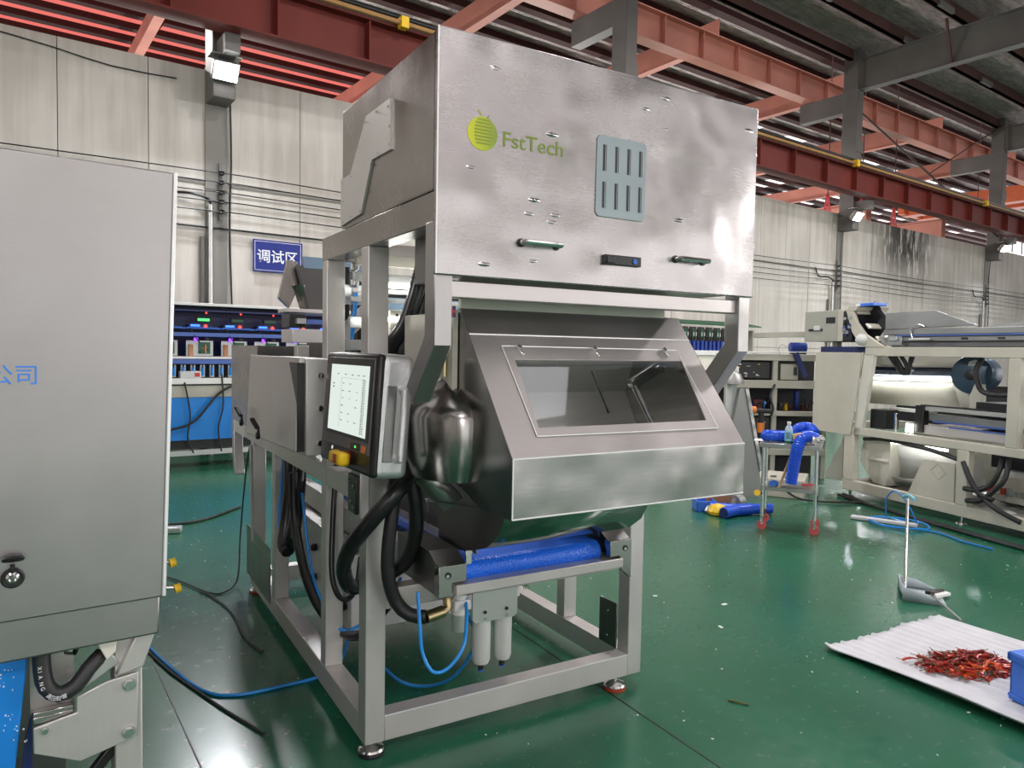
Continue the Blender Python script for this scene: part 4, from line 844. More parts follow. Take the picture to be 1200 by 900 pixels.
# cables, tubes and strips on the floor
tag(MB().tube([(.66, 4.20, .008), (.72, 3.75, .008), (.793, 3.416, .008), (.90, 3.30, .008), (1.095, 3.273, .008), (1.30, 3.275, .009), (1.389, 3.281, .06), (1.42, 3.26, .17), (1.45, 3.20, .165), (1.56, 2.98, .02), (1.70, 2.80, .06), (1.72, 2.6, .30), (1.52, 2.36, .54)], .0075, 8).build('air_tube', TUBE), 'long blue air tube running over the floor into the sorting machine', 'tube')
tag(MB().tube([(.64, 4.20, .008), (.70, 3.75, .008), (.77, 3.42, .008), (.82, 3.2, .008), (.868, 3.02, .008), (.90, 2.9, .008)], .0055, 8).build('floor_cable', RUBBER), 'short dark cable beside the blue tube on the floor', 'cable')
tag(MB().tube([(.45, 5.6, .01), (.75, 5.45, .01), (.979, 5.262, .01), (1.131, 4.80, .01), (1.22, 4.74, .01), (1.33, 4.85, .05), (1.375, 4.95, .30), (1.40, 4.92, .70), (1.42, 4.85, 1.0)], .0055, 8).build('floor_cable', BLACK), 'thin black cable looping from the floor up the rear leg of the sorting machine', 'cable')
tag(MB().tube([(1.10, 4.86, .019), (1.135, 4.70, .010), (1.16, 4.35, .010), (1.12, 3.95, .010), (1.14, 3.7, .010)], .0055, 8).build('floor_cable', BLACK), 'thin black cable running forward on the floor along the machine', 'cable')
pp = [(7.02, 3.22, .01)]
for i in range(1, 30): a = i * .75; pp.append((6.93 + .21 * math.cos(a), 3.33 + .26 * math.sin(a), .012 + .006 * (i % 3)))
pp += [(6.9, 3.0, .01), (6.75, 2.7, .01), (6.7, 2.45, .01)]
tag(MB().tube(pp[:22] + pp[-3:], .008, 6, .03).build('tube_coil', TUBE), 'loose coil of blue air tube on the floor before the beige machine', 'tube')
tag(MB().tube([(7.08, 3.52, .01), (7.02, 3.50, .20), (6.95, 3.38, .31), (6.92, 3.24, .20), (6.98, 3.18, .012)], .007, 6, .03).build('tube_loop', TUBE), 'blue air tube loop standing up from the coil', 'tube')
fs_ = MB().bar((6.80, 3.72, .018), (6.98, 3.18, .018), .08, .03).build('foam_strip', FOAM, bev=.006); tag(fs_, 'white foam strip lying on the floor beside the blue coil', 'strip')
tag(MB().tube([(7.75, 4.4, .02), (7.5, 3.9, .02), (7.15, 2.95, .02), (6.92, 2.30, .02), (6.8, 1.8, .02)], .018, 8, .05).build('floor_cable', RUBBER), 'thick black cable along the foot of the beige machine', 'cable')
tag(MB().tube([(7.85, 4.4, .02), (7.45, 3.75, .02), (7.05, 2.78, .02), (6.84, 2.20, .02)], .012, 8, .05).build('floor_cable', RUBBER), 'thinner black cable parallel to the thick one at right', 'cable')
tag(MB().tube([(7.0, 4.55, .10), (7.1, 4.45, .03), (7.3, 4.2, .02), (7.6, 4.0, .02)], .012, 8, .05).build('floor_cable', RUBBER), 'black cable leading from the beige floor box to the right', 'cable')
tag(MB().box(-.25, .25, -.05, .05, 0, .05).build('rubbish_strip', PALE, loc=(1.1, 6.6, 0), rot=(0, 0, R(-20)), bev=.01), 'pale strip of packing on the floor in front of the blue bench', 'scrap')
tag(MB().tube([(.7, 7.2, .012), (1.0, 6.9, .012), (1.5, 6.8, .012), (2.0, 7.2, .012)], .012, 6, .05).build('floor_cable', RUBBER), 'black cable on the dark floor near the blue bench', 'cable')
d = thing('pink_cup', 'pink plastic cup on the floor behind the trolley', 'cup', (7.62, 4.95, 0)); MB().lathe([(.04, 0), (.055, .12)], n=14).build('cup_body', PINK, d)
for i, (x, y, s) in enumerate(((3.75, 2.85, .02), (3.42, 2.62, .016), (3.5, 3.2, .014))):
    tag(MB().box(-s, s, -s * .5, s * .5, 0, .003).build('paper_scrap', PAPER, loc=(x, y, .001), rot=(0, 0, i * 1.3)), 'small white paper scrap on the green floor, ' + ('largest one', 'left of the largest', 'behind the others')[i], 'scrap')
d = tag(MB().tube([(2.72, 2.03, .004), (2.735, 1.98, .008), (2.76, 1.95, .005)], .005, 5).build('dried_stalk', STEM), 'small dried chilli stalk on the floor left of the foam sheet', 'stalk')
# ================================================================ cabinet machine cut by the left edge of the frame
LM = thing('cabinet_machine', 'large stainless cabinet machine at the left edge with blue characters and a lock', 'machine', (0, 1.70, 0))
def lp(mb, name, mat, parent=None, **k): return mb.build(name, mat, parent or LM, **k)
pn = lp(MB().prism([(-1.3, 1.032), (.309, 1.026), (.336, 1.94), (-1.3, 1.94)], 'y', 0, .02), 'front_panel', S_LEFT, bev=.004)
lp(MB().bar((.311, .008, 1.028), (.338, .008, 1.94), .008, .024, (0, 1, 0)), 'panel_edge', EDGE_GLINT, pn, bev=.002)  # lip coloured bright in place of its highlight
lp(MB().box(-1.3, .300, .02, 3.0, .95, 1.938), 'body', S_SIDE); lp(MB().box(-1.2, .2, 1.0, 3.0, .1, .95), 'lower_body', S_DARK)
lp(MB().prism([(-1.3, .945), (.304, .942), (.307, 1.03), (-1.3, 1.034)], 'y', .012, .03), 'skirt', S_LEFT, bev=.005)
text_mesh('lettering', '公司', .0425, TXT_BLUE, LM, (.0045, -.001, 1.494), (R(90), 0, 0), 1.0)
lk = lp(MB().lathe([(.010, .0), (.0195, .0), (.020, .006), (.017, .009), (.0145, .006)], n=24), 'cabinet_lock', BLACK, loc=(.041, 0, 1.115), rot=(R(90), 0, 0), bev=0)
lp(MB().lathe([(.002, .007), (.007, .009), (.012, .006), (.0145, .004)], n=20), 'lock_barrel', CHROME, lk); lp(MB().box(-.003, .003, -.0075, .0075, .004, .0105), 'key_slot', S_DARK, lk, bev=.001)
cpn = lp(MB().lathe([(.004, .004), (.017, .003), (.0195, -.001), (.016, -.006), (.006, -.009)], n=20), 'lock_cap', BLACK, loc=(.042, -.014, 1.153), rot=(R(160), 0, 0)); lp(MB().box(.037, .045, -.012, 0, 1.130, 1.142), 'cap_hinge', BLACK, bev=.001)
# underside: leg, bracket plate, bolts, hose
lp(MB().box(.222, .276, .05, .12, 0, .945), 'leg', S_FRAME, bev=.003); lp(MB().box(-.9, -.84, .05, .12, 0, .945), 'leg', S_FRAME, bev=.003)
lp(MB().prism([(.222, .86), (.262, .945), (.30, .945), (.276, .87)], 'y', .03, .12), 'leg_head', S_FRAME, bev=.003)
br = lp(MB().prism([(.073, .735), (.073, .788), (.150, .800), (.150, .833), (.205, .852), (.266, .858), (.263, .716), (.155, .693)], 'y', .035, .042), 'bracket_plate', S_FRAME, bev=.002)
for x, z in ((.2475, .836), (.246, .731), (.092, .780)):
    r_ = .011 if x > .2 else .006
    bo = lp(MB().cyl((x, .024, z), (x, .035, z), r_, n=6), 'hex_bolt', CHROME, br); lp(MB().cyl((x, .031, z), (x, .0355, z), r_ * 1.25, n=16), 'washer', ZINC, br)
lp(MB().box(.073, .145, .045, .09, .79, .805).box(.073, .145, .045, .05, .805, .815), 'channel_rail', S_FACE, bev=.002)
lp(MB().box(.07, .15, .09, .13, .78, .945), 'back_plate', S_FRAME); lp(MB().bar((.14, .06, .845), (.225, .06, .895), .03, .028), 'grey_block', PALE, bev=.004)
lp(MB().prism([(.185, .945), (.225, .945), (.222, .915), (.205, .90)], 'y', .03, .05), 'small_plate', CREAM, bev=.002)
lp(MB().cyl((.135, .06, .93), (.150, .05, .93), .012), 'hose_nut', CHROME); lp(MB().box(.13, .2, .055, .075, .935, .945), 'steel_strip', S_FACE)
hp = [(.088, .045, .96), (.090, .04, .90), (.097, .035, .868), (.118, .03, .850), (.148, .035, .858), (.172, .045, .885), (.20, .06, .905)]
hz = lp(MB().tube(hp, .0165, 12), 'rubber_hose', RUBBER)
P_ = smooth_path(hp, .0092); k_ = 4
for ch in 'XIANG 高压胶管':
    p = P_[k_]; d = P_[k_ + 1] - P_[k_ - 1]; a = math.atan2(d.z, d.x)
    if ch != ' ':
        o = text_mesh('hose_lettering', ch, .0105, TXT_WHITE, hz, (p.x - .003 * math.cos(a) + .004 * math.sin(a) - .004, p.y - .0178, p.z - .004 * math.cos(a)), (R(90), -a, 0), 1.0, .0002)
    k_ += 1
lp(MB().bar((.15, .08, .60), (.235, .08, .70), .02, .022), 'strut', BLACK, bev=.003)
lp(MB().prism([(-.9, .20), (.005, .20), (.043, .71), (.066, .93), (-.9, .93)], 'y', .055, .065), 'blue_guard', BLUEPANEL, bev=.003)
b = MB(); rr = random.Random(5)
for i in range(26):
    x, z = rr.choice(((.03, .90), (.035, .80), (.05, .77), (.028, .885))); x += rr.uniform(-.012, .012); z += rr.uniform(-.02, .02); b.box(x, x + rr.uniform(.001, .003), .0545, .0552, z, z + rr.uniform(.001, .004))
tag(lp(b, 'paint_chip', TXT_WHITE, smooth=False), kind='stuff')
lp(MB().prism([(.01, .2), (.071, .2), (.072, .80), (.06, .75)], 'y', .075, .085), 'blue_brace', NAVY)
for z, y, e in ((.936, .58, .445), (.868, .55, .452)):
    rd = lp(MB().cyl((.29, y + .02, z + .018), (e - .012, y, z + .003), .0055, n=8), 'side_bolt_rod', CHROME)
    lp(MB().lathe([(.008, -.01), (.014, -.008), (.0125, 0), (.014, .008), (.008, .01)], n=10), 'star_knob', YELLOW, rd, loc=(e - .004, y, z), rot=(0, R(80), 0))
# ================================================================ test benches along the wall
def bench(name, label, x0, x1, yf, blue):
    t = thing(name, label, 'bench', (x0, yf, 0)); W = x1 - x0
    def q(mb, nm, m, parent=None, **k): return mb.build(nm, m, parent or t, **k)
    q(MB().box(0, W, .40, .44, .2, 2.1), 'back_panel', NAVY if blue else BEIGE2, smooth=False)
    for x in (0, W - .05): q(MB().box(x, x + .05, 0, .44, 0, 2.1), 'side_post', WHITEPAINT if blue else BEIGE2, bev=.004)
    if blue:
        q(MB().box(0, W, -.03, .44, 2.07, 2.105), 'top_strip', WHITEPAINT, bev=.004); q(MB().box(0, W, .02, .4, 2.0, 2.02), 'hanging_rail', NAVY)
        q(MB().box(0, W, .05, .4, 1.775, 1.795), 'upper_shelf', BLUEBTN); q(MB().box(0, W, 0, .4, 1.68, 1.73), 'blue_bar', BLUEBAR, bev=.003)
        n = int(W / .43)
        for i in range(n):
            x = .12 + i * .43
            u = q(MB().box(x, x + .16, .10, .3, 1.80, 1.835), 'drive_unit', DARKBOX); q(MB().box(x + .02, x + .13, .09, .102, 1.81, 1.835), 'blue_led', E_BLUE, u, smooth=False)
            q(MB().ball((x + .20, .09, 1.815), .022), 'red_led', E_RED, u); q(MB().ball((x + .20, .05, 1.985), .012, n=8), 'red_led', E_RED, u)
            dsp = q(MB().box(x + .10, x + .28, .15, .2, 1.87, 1.93), 'display_box', DARKBOX, bev=.004); q(MB().box(x + .12, x + .26, .146, .151, 1.885, 1.915), 'display', E_GREEN if i in (2, 5) else (WHITEPAINT if i == 1 else PCB), dsp, smooth=False)
            q(MB().box(x - .04, x + .33, .02, .2, 1.785, 1.80), 'painted_blue_glow', BLUEBTN, u)  # blue strip paints the LED glow onto the shelf
            bd = q(MB().box(x - .03, x + .30, .12, .15, 1.43, 1.63), 'mount_plate', ZINC, bev=.003); q(MB().box(x + .12, x + .26, .10, .12, 1.46, 1.61), 'circuit_board', PCB, bd)
            for j in range(4): q(MB().box(x + .13 + j * .03, x + .15 + j * .03, .085, .10, 1.47 + (j % 2) * .05, 1.50 + (j % 3) * .04), 'board_chip', RED if j == 1 else (CARD if j == 2 else BLACK), bd, smooth=False)
            q(MB().box(x, x + .05, .09, .12, 1.40, 1.58), 'terminal', CARD, bd); q(MB().ball((x + .08, .08, 1.645), .028, n=8), 'purple_led', E_PURPLE, bd)
            q(MB().lathe([(.05, -.02), (.05, .02)], (x + .22, .15, 1.66), 12), 'coil', BLACK, bd)
            q(MB().tube([(x, .05, 1.80), (x + .05, 0, 1.68), (x + .12, .03, 1.6)], .008, 5, .05), 'bench_wire', BLACK)
        q(MB().box(0, W, 0, .4, 1.395, 1.425), 'white_shelf', WHITEPAINT, bev=.003); q(MB().box(0, W, -.005, .4, 1.33, 1.39), 'blue_bar', BLUEBAR, bev=.003)
        m = int(W / .115)
        for i in range(m):
            x = .07 + i * .115
            c = q(MB().box(x, x + .06, .06, .12, 1.16, 1.32), 'air_valve', ZINC, bev=.004); q(MB().cyl((x + .03, .045, 1.18), (x + .03, .045, 1.29), .016, n=8), 'valve_coil', TUBE, c); q(MB().cyl((x + .03, .05, 1.29), (x + .03, .08, 1.335), .01, n=6), 'valve_plug', BLACK, c)
        q(MB().box(0, W, -.03, .4, 1.075, 1.15), 'white_tray', WHITEPAINT, bev=.004); q(MB().box(0, W, .0, .4, .905, 1.06), 'grey_panel', BEIGE2, bev=.004); q(MB().box(0, W, -.005, .02, 1.055, 1.075), 'shade_strip', BLACK)  # black strip stands in for the shade under the white tray
        q(MB().box(0, W, .01, .04, .36, .905), 'blue_front', BLUEPANEL); q(MB().box(0, W, .06, .4, .24, .36), 'dark_base', BLACK); q(MB().box(0, W, .03, .09, .16, .225), 'white_rail', PALE)
        q(MB().box(.85, 1.10, -.03, .1, 1.15, 1.24), 'power_box', PALE, bev=.004); q(MB().box(1.02, 1.08, -.035, -.03, 1.17, 1.22), 'red_switch', RED)
        q(MB().tube([(1.6, -.03, 1.1), (1.3, -.06, .95), (1.0, -.05, .6), (.7, -.04, .5)], .016, 6, .06), 'bench_cable', BLACK)
        q(MB().tube([(1.35, -.03, 1.2), (1.36, -.05, .8), (1.30, -.05, .5), (1.34, -.05, .2)], .011, 6, .06), 'bench_cable', BLACK)
        q(MB().tube([(.9, -.03, 1.1), (.96, -.05, .7), (.93, -.05, .4), (1.0, -.05, .2)], .011, 6, .06), 'bench_cable', BLACK)
    else:
        q(MB().prism([(-.10, 2.19), (-.12, 2.16), (.44, 2.24), (.44, 2.29)], 'x', -.1, W + .1), 'green_top', GREENPAINT, bev=.004)
        for i in range(int(W / .26)):
            x = .06 + i * .26
            bd = q(MB().box(x, x + .19, .15, .18, 1.80, 2.13), 'mount_plate', DARKGREY); q(MB().box(x + .04, x + .15, .13, .15, 1.9, 2.08), 'circuit_board', PCB, bd)
            for j in range(4): q(MB().box(x + .02 + j * .04, x + .045 + j * .04, .11, .13, 1.84 + (j % 2) * .1, 1.92 + (j % 2) * .1), 'board_chip', WHITEPAINT if j % 2 else BLACK, bd, smooth=False)
            for j in range(2): q(MB().box(x + j * .12, x + .07 + j * .12, .06, .12, 1.64, 1.84), 'blue_valve', DEEPBLUE)
        q(MB().box(0, W, .0, .4, 1.54, 1.64), 'white_bar', WHITEPAINT, bev=.004); q(MB().box(0, W, .05, .4, .3, 1.54), 'front_panel', CREAM)
    return t
bench('test_bench', 'long electronics test bench with blue lights and boards under the blue wall sign', 1.15, 4.75, 9.86, True)
bench('test_bench', 'green-topped electronics bench seen behind the hood on the right', 11.05, 13.85, 9.95, False)
# ================================================================ beige sorter under construction on the right (x across, y along its length away from us)
RM = thing('open_frame_machine', 'big beige machine frame with open side, drum and hoses, on the right', 'machine', (7.465, 3.041, 0), -16.3)
def rp(mb, name, mat, parent=None, **k): return mb.build(name, mat, parent or RM, **k)
def rb(name, mat, *a, bev=.006, parent=None): return rp(MB().box(*a), name, mat, parent, bev=bev)
for s in (0, 1.25):
    rb('frame_rail', BEIGE, s, s + .08, -1.6, 1.45, .075, .185); rb('frame_rail', BEIGE, s, s + .08, -1.6, 1.93, .705, .785)
    rb('frame_rail', BEIGE, s, s + .08, -1.6, 1.19, 1.58, 1.675)
    for l0, l1, z0, z1 in ((1.30, 1.44, .185, .705), (-.08, .04, .185, .705), (-.53, -.42, .785, 1.58), (-1.6, -1.5, .06, 1.6)): rb('frame_post', BEIGE, s, s + .08, l0, l1, z0, z1)
for l in (1.36, 0, -1.5):
    for s in (.04, 1.29): rp(MB().cyl((s, l, .02), (s, l, .09), .014, n=8).lathe([(.05, 0), (.045, .012), (.018, .02)], (s, l, 0), 12), 'level_foot', CHROME)
rb('frame_rail', BEIGE, .08, 1.25, 1.34, 1.42, .075, .185); rb('frame_rail', BEIGE, .08, 1.25, 1.85, 1.93, .705, .785)
# left end panel with slanted front edge
pl = rp(MB().prism([(1.34, .69), (1.93, .69), (1.91, 1.615), (1.20, 1.615)], 'x', -.012, .0), 'end_side_panel', BEIGE, bev=.004)
rp(MB().bar((-.014, 1.285, .70), (-.014, 1.22, 1.60), .006, .006), 'panel_seam', BEIGE2, pl)
rp(MB().prism([(1.20, .72), (1.32, .70), (1.20, 1.60), (1.06, 1.60)], 'x', .0, .05), 'slant_post', CREAM, bev=.005)
# curved control arm with display head
cv_ = [(1.475, 2.08), (1.38, 2.08), (1.32, 1.95), (1.20, 1.82), (1.02, 1.72), (.92, 1.675), (1.19, 1.675), (1.28, 1.72), (1.38, 1.84)]
ca = rp(MB().prism(cv_, 'x', -.005, .035), 'curved_arm', BEIGE, bev=.004); rp(MB().prism(cv_, 'x', .40, .44), 'curved_arm', BEIGE, bev=.004)
hd_ = rp(MB().bar((.22, 1.42, 2.06), (.22, 1.10, 1.73), .36, .02, (1, 0, 0)), 'control_head', DARKBOX)
for f0, f1 in ((-.08, .12), (.47, .62), (.90, 1.05)):
    p0, p1 = Vector((.22, 1.38, 2.085)), Vector((.22, 1.06, 1.755)); rp(MB().bar(p0.lerp(p1, f0), p0.lerp(p1, f1), .016, .37, (1, 0, 0)), 'head_crossbar', BEIGE, hd_)
rp(MB().prism([(1.475, 2.08), (1.34, 2.08), (1.30, 2.12), (1.44, 2.13)], 'x', -.005, .44), 'head_top', BEIGE, hd_)
bxn = rb('control_box', BEIGE2, .02, .5, 1.52, 2.15, 1.74, 2.10); rb('control_box_door', BEIGE, .0, .02, 1.52, 1.60, 1.74, 2.10, parent=bxn)
rb('box_cutout', DARKBOX, .015, .021, 1.66, 1.80, 1.95, 2.02, parent=bxn); rb('box_cutout', DARKBOX, .015, .021, 1.85, 2.08, 1.86, 1.89, parent=bxn); rb('box_bracket', WHITEPAINT, .0, .02, 1.88, 1.98, 1.87, 1.925, parent=bxn)
rb('board_bay', DARKBOX, .0, .4, 1.38, 1.52, 1.74, 2.08)
rr = random.Random(4)
for i in range(16):
    z = 1.77 + rr.random() * .27; l = 1.385 + rr.random() * .10; rb('board_part', rr.choice((BLUEBAR, REDDARK, PALE, NAVY, BLACK)), -.012, .0, l, l + .035, z, z + .03, bev=0)
rb('box_beam', BEIGE2, .15, .23, 1.6, 3.3, 1.80, 1.87); rb('box_leg', BEIGE2, .15, .22, 1.75, 1.83, 1.6, 1.80); rb('dark_tray', NAVY, .0, .5, 1.3, 1.85, 1.615, 1.68)
rb('blue_white_carton', CRATE, .1, .3, 1.2, 1.46, 2.131, 2.165); rb('carton_label', WHITEPAINT, .098, .1, 1.38, 1.45, 2.133, 2.163)
rp(MB().ball((.02, 1.24, 1.755), .085, .8), 'plastic_wrap', PAPER)
# stainless feeder trays on top
rp(MB().prism([(.95, 1.86), (.955, 2.035), (.36, 2.04), (-.09, 1.88)], 'x', .02, .06), 'feeder_cover', GREYSHEET, bev=.004)
rb('feeder_channel', GREYSHEET, 0, .5, -1.6, .95, 1.80, 1.86); rb('blue_line', BLUEBAR, -.004, .0, -1.6, .8, 1.785, 1.80); rb('feeder_channel', GREYSHEET, .02, .5, -1.6, .8, 1.735, 1.785)
for l in (.42, .0, -.36): rb('slot_hole', DARKBOX, .012, .02, l, l + .06, 1.75, 1.768, bev=0)
rb('feeder_base', S_DARK, .06, .5, -1.6, .9, 1.68, 1.735); rp(MB().prism([(-.1, 1.86), (-.3, 1.90), (-1.6, 1.93), (-1.6, 1.86)], 'x', .1, .14), 'far_cover', GREYSHEET)
rp(MB().tube([(-.01, .58, 1.76), (-.02, .60, 1.85), (-.02, .52, 1.90), (-.02, .44, 1.88)], .008, 6), 'clear_tube', PALE); rb('tube_plate', WHITEPAINT, -.02, 0, .38, .62, 1.745, 1.765)
rp(MB().lathe([(.07, -.08), (.09, 0), (.03, .09)], (.12, 1.0, 1.78), 14), 'clear_funnel', PALE); rb('valve_group', ZINC, .0, .12, .72, .90, 1.69, 1.80); rb('valve_group', PALE, -.02, .0, .76, .86, 1.74, 1.78)
# inside of the open side
rp(MB().cyl((.5, 1.75, 1.40), (.5, .35, 1.42), .055, n=20), 'roller_drum', brushed('blue_steel', (.20, .22, .30), .3))
rp(MB().cyl((.47, 1.68, 1.322), (.47, .52, 1.345), .017, n=10), 'lamp_tube', E_TUBE)
rb('drum_rail', S_RAIL, .45, .55, .4, 1.7, 1.47, 1.49); rb('upper_panel', CREAM, .65, .67, .3, 2.0, 1.3, 1.66)
rp(MB().poly([(.50, 1.72, 1.285), (.50, .50, 1.31), (.56, .42, 1.05), (.56, 1.80, 1.02)], [(0, 1, 2, 3)]), 'cream_chute', CREAM, solid=.01)
rp(MB().poly([(.48, .50, 1.31), (.46, .40, 1.36), (.46, .22, 1.06), (.50, .40, 1.05)], [(0, 1, 2, 3)]), 'chute_end', CREAM, solid=.02); rb('chute_end', CREAM, .4, .46, .12, .25, 1.05, 1.32)
mo_ = rp(MB().lathe([(.05, .02), (.185, 0), (.195, -.03), (.195, -.12), (.17, -.13), (.17, -.36), (.10, -.40)], n=32), 'drive_motor', MOTOR, loc=(.40, .24, 1.41), rot=Vector((-.93, -.36, .0)).to_track_quat('Z', 'Y').to_euler())
rp(MB().lathe([(.02, .03), (.055, .025), (.06, .0)], n=16), 'motor_hub', BLACK, mo_); rp(MB().prism([(-.06, 0), (.06, 0), (.05, .04), (0, .06), (-.05, .04)], 'z', .012, .02), 'motor_label', PALE, mo_, loc=(.03, .09, .0))
rp(MB().tube([(.25, .02, 1.58), (.22, .05, 1.45), (.22, 0, 1.28), (.22, -.12, 1.24), (.22, -.4, 1.25)], .026, 8), 'black_cable', RUBBER)
for a in (.0, .06, .14): rp(MB().tube([(.12, .98 - a, 1.60), (.14, .92 - a, 1.50), (.14, .80 - a * .4, 1.40), (.14, .72, 1.52 + a * .3), (.14, .70, 1.58)], .022, 8), 'black_cable', RUBBER)
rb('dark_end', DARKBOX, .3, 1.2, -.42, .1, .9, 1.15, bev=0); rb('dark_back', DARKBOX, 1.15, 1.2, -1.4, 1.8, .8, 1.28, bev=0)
rb('slide_rail', S_RAIL, .20, .28, -.35, .62, 1.03, 1.075); rb('slide_rail', BLACK, .20, .28, -.35, .64, 1.075, 1.09); rb('slide_post', BLACK, .18, .26, .58, .68, .80, 1.08)
rb('tray_channel', GREYSHEET, .22, .30, -.38, .55, .93, 1.0); rb('blue_line', BLUEBAR, .212, .22, -.38, .5, .915, .935); rb('tray_channel', S_RAIL, .20, .6, -.38, .6, .79, .88); rb('blue_line', BLUEBAR, .195, .2, -.35, .3, .875, .89)
rb('white_guide', WHITEPAINT, .28, .4, .6, 1.1, .99, 1.02); rb('clamp_block', BLACK, .1, .3, .98, 1.18, .79, 1.0); rb('support_rod', CHROME, .1, .13, .84, .87, .79, .98)
lab(rb('glow_plate', E_TUBE, .15, .17, .68, .76, .79, .88, bev=0), 'glowing plate standing for a bright spot inside the frame')  # plate glows by itself in place of a brightly lit patch
rb('lower_back', BEIGE2, 1.0, 1.02, -1.4, 1.4, .2, .70); rb('bottom_tray', S_DARK, .3, 1.2, -1.4, 1.3, .12, .14)
# below the middle rail
rp(MB().poly([(.35, 1.10, .61), (.35, .05, .58), (.42, .05, .30), (.42, 1.06, .26)], [(0, 1, 2, 3)]), 'white_chute', WHITEPAINT, solid=.01); rp(MB().cyl((.26, 1.05, .645), (.26, .35, .645), .012, n=8), 'lamp_tube', E_TUBE)
rp(MB().poly([(.25, 1.0, .27), (.25, .5, .29), (.30, .5, .20), (.30, 1.0, .19)], [(0, 1, 2, 3)]), 'steel_chute', S_RAIL, solid=.01)
rp(MB().prism([(1.03, .66), (1.40, .66), (1.46, .38), (1.25, .16), (1.08, .15), (1.03, .32)], 'x', .25, .6), 'cream_hopper', CREAM, bev=.006); rb('hopper_lip', CREAM, .2, .3, 1.05, 1.3, .42, .45)
dp_ = rp(MB().prism([(.585, .188), (.065, .188), (.075, .565), (.42, .56)], 'x', .02, .035), 'diamond_panel', BEIGE, bev=.004)
b = MB(); dm = [(.25, .54), (.33, .46), (.24, .38), (.16, .455)]
for a, c in zip(dm, dm[1:] + dm[:1]): b.bar((.019, a[0], a[1]), (.019, c[0], c[1]), .004, .004)
rp(b, 'diamond_groove', BEIGE2, dp_)
rp(MB().prism([(1.55, .66), (1.60, .55), (1.66, .47), (1.80, .20), (1.80, .13), (1.55, .13)], 'x', .10, .14), 'lower_shield', BEIGE2, bev=.004)
rp(MB().tube([(.1, 1.25, .66), (.06, .9, .69), (.05, .4, .66), (.05, .05, .60)], .022, 8), 'black_cable', RUBBER)
for pts in ([(.0, -.03, .60), (-.02, -.12, .45), (-.02, -.22, .33), (0, -.34, .30)], [(.1, -.34, .69), (.02, -.36, .55), (0, -.30, .42), (-.01, -.18, .36), (0, -.05, .35)], [(.1, -.40, .69), (.02, -.42, .50), (0, -.34, .38), (-.01, -.22, .27), (0, -.08, .24)], [(0, -.2, .32), (-.02, -.4, .22), (0, -.6, .15)]):
    rp(MB().tube(pts, .024, 8), 'black_cable', RUBBER)
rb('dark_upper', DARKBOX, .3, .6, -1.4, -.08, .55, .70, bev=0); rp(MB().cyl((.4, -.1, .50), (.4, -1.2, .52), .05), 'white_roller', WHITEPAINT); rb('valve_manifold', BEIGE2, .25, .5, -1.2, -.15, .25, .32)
for i in range(14):
    l = -.12 - i * .06; rb('manifold_valve', rr.choice((RED, ZINC, WHITEPAINT, REDDARK, BLACK)), .22, .26, l - .03, l, .32, .35 + rr.random() * .04, bev=0)
rp(MB().poly([(.1, -.1, .12), (.1, -.9, .10), (.5, -.9, .3), (.5, -.1, .3)], [(0, 1, 2, 3)]), 'bottom_plate', PALE, solid=.01)
rb('side_door', BEIGE, -.006, .0, -1.0, -.60, 1.05, 1.40); rb('side_door', BEIGE, -.006, 0, -1.0, -.6, .80, 1.0)
# ================================================================ rack of drive units behind, left of the beige machine
RK = thing('drive_rack', 'beige open rack holding black drive units behind the trolley', 'rack', (7.60, 5.86, 0), -36)
def kp(mb, name, mat, parent=None, **k): return mb.build(name, mat, parent or RK, **k)
for z0, z1 in ((1.50, 1.58), (1.15, 1.25), (.80, .86), (.30, .38)): kp(MB().box(0, 1.3, 0, .06, z0, z1), 'rack_rail', BEIGE2, bev=.004)
for z in (1.15, .80, .30): kp(MB().box(0, 1.3, .06, .5, z, z + .03), 'rack_shelf', BEIGE2)
for x in (.0, .60, 1.24): kp(MB().box(x, x + .06, .01, .07, 0, 1.58), 'rack_post', BEIGE2, bev=.004)
kp(MB().box(0, 1.3, .45, .47, .0, 1.58), 'rack_back', DARKBOX, smooth=False)
for x0, x1, z0, z1 in ((.09, .57, 1.27, 1.48), (.11, .58, .40, .56), (.11, .58, .60, .78)):
    u = kp(MB().box(x0, x1, .04, .4, z0, z1), 'drive_unit', BLACK, bev=.006)
    for i in range(12): 
        x = x0 + .03 + rr.random() * (x1 - x0 - .08); z = z0 + .02 + rr.random() * (z1 - z0 - .05); kp(MB().box(x, x + .02 + rr.random() * .03, .03, .04, z, z + .012), 'unit_mark', rr.choice((WHITEPAINT, PALE, YELLOW, ZINC, S_DARK)), u, smooth=False)
kp(MB().box(.70, .92, .02, .3, 1.26, 1.46), 'beige_box', BEIGE2, bev=.005); kp(MB().box(.86, .90, .0, .02, 1.32, 1.42), 'box_handle', BLACK)
for x, m, w, h in ((.10, MAROON, .08, .10), (.20, RUST, .11, .13), (.33, DEEPBLUE, .08, .10), (.40, MAROON, .12, .14), (.53, TUBE, .035, .12), (.58, DARKBOX, .1, .16), (.72, DARKGREY, .06, .10), (.80, YELLOW, .05, .10), (.86, RUST, .05, .07), (.94, DEEPBLUE, .045, .26), (1.02, MAROON, .08, .08)):
    kp(MB().box(x, x + w, .12, .22, .86, .86 + h), 'shelf_part', m, bev=.015)
for i in range(10): kp(MB().tube([(.1 + i * .11, .10, .88), (.14 + i * .11, .08, .93 + rr.random() * .1), (.2 + i * .11, .10, .88)], .008, 5, .05), 'loose_cable', BLACK)
kp(MB().tube([(.62, -.01, 1.2), (.56, -.03, 1.05), (.60, -.03, .9), (.58, -.02, .8)], .014, 6), 'rack_cable', BLACK)
kp(MB().box(.2, 1.3, -.02, .5, 1.585, 1.60), 'top_plate', WHITEPAINT, bev=.003, rot=(0, R(-1.2), 0))
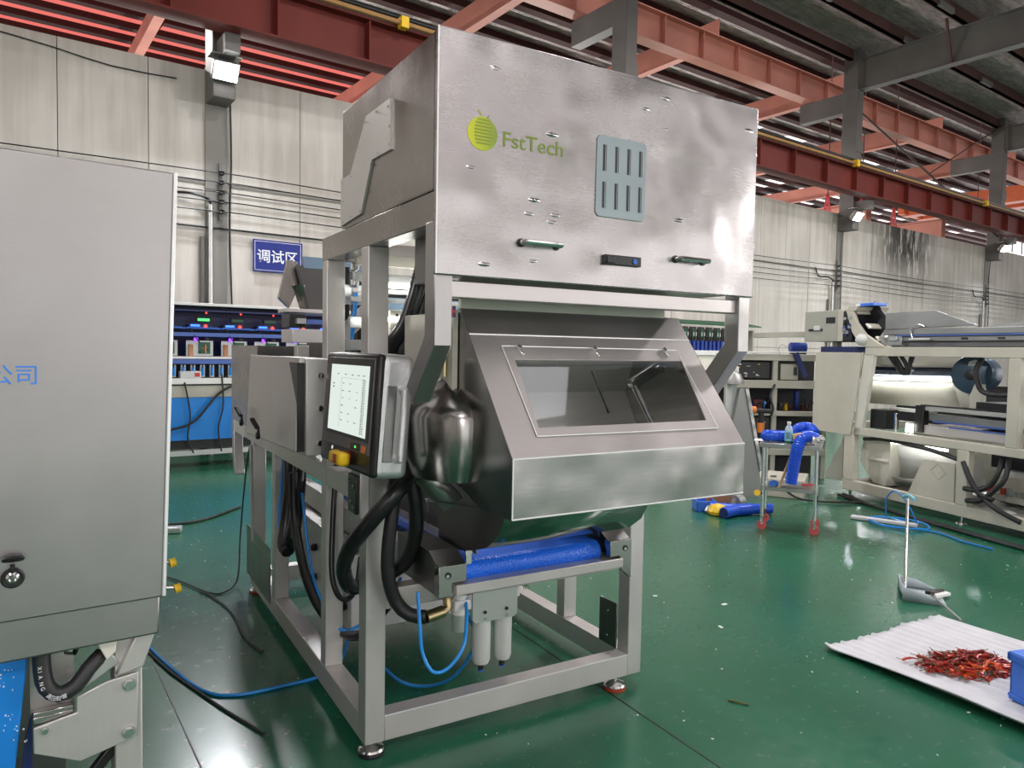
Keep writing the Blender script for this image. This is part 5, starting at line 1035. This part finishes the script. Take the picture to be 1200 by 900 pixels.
kp(MB().bar((.86, -.02, 1.60), (1.0, -.02, 1.30), .03, .07), 'navy_brace', NAVY)
tk = thing('air_tank', 'small dark blue air tank lying on top of the rack', 'tank', (8.36, 5.36, 1.585), -36)
MB().cyl((-.10, 0, .085), (.11, 0, .085), .065, n=16).build('tank_body', DEEPBLUE, tk, bev=.015); MB().box(-.08, .1, -.04, .04, .0, .02).build('tank_foot', BLACK, tk); MB().tube([(-.12, 0, .08), (-.2, 0, .12), (-.24, 0, .06), (-.22, 0, .0)], .006, 6).build('tank_wire', PALE, tk)
for i, x in enumerate((.02, .22)):
    p = Vector((7.60, 5.86, 0)) + Matrix.Rotation(R(-36), 3, 'Z') @ Vector((x, .15, 0))
    b_ = MB().box(-.02, .02, -.02, .02, 0, .14).build('blue_post', TUBE, loc=(p.x, p.y, 1.585), bev=.004); tag(b_, ('left' if i == 0 else 'right') + ' small blue post standing on the rack top', 'post')
# small stand with black and orange legs behind the trolley
SD = thing('tool_stand', 'black stand with orange collars behind the trolley', 'stand', (7.25, 5.62, 0), -36)
for x in (.0, .28, .5):
    l = MB().cyl((x, .1, 0), (x, .1, .88), .035, n=10).build('leg', BLACK, SD); MB().cyl((x, .1, .62), (x, .1, .74), .045, n=10).build('collar', ORANGE, l)
MB().cyl((-.2, .1, .90), (.0, .1, .90), .04, n=10).build('crossbar', BLACK, SD); MB().cyl((-.0, .1, .90), (.62, .1, .88), .03, n=10).build('crossbar', BLACK, SD)
for x in (-.14, .3): MB().cyl((x, .1, .897), (x + .13, .1, .893), .046, n=10).build('collar', ORANGE, SD)
st = thing('steel_chute', 'narrow grey folded steel chute standing just right of the hood', 'chute', (6.62, 5.08, 0), -36)
MB().prism([(.0, 0), (.42, 0), (.36, .5), (.20, 1.20), (.14, 1.20), (.05, .6)], 'y', 0, .10).build('chute_body', GREYSHEET, st); MB().bar((.21, -.01, 1.20), (.40, -.01, .3), .035, .03, (0, 1, 0)).build('chute_edge', S_FACE, st)
MB().lathe([(.16, 0), (.12, .10), (.03, .16)], (.05, .08, 1.25), 16).build('chute_cap', GREYSHEET, st); MB().box(.05, .17, .12, .26, 0, 1.45).build('white_side', WHITEPAINT, st, bev=.04)
# pale box on the floor
fb_ = thing('floor_box', 'beige control box with holes on the floor behind the trolley', 'box', (6.98, 4.95, 0), -62)
MB().box(0, .52, 0, .6, 0, .20).build('box_body', BEIGE, fb_, bev=.006)
for x in (.12, .40): MB().cyl((x, -.006, .05), (x, .0, .05), .018, n=10).build('screw_cap', WHITEPAINT, fb_)
for x in (.15, .3): MB().box(x, x + .06, .12, .24, .198, .202).build('box_slot', S_DARK, fb_)
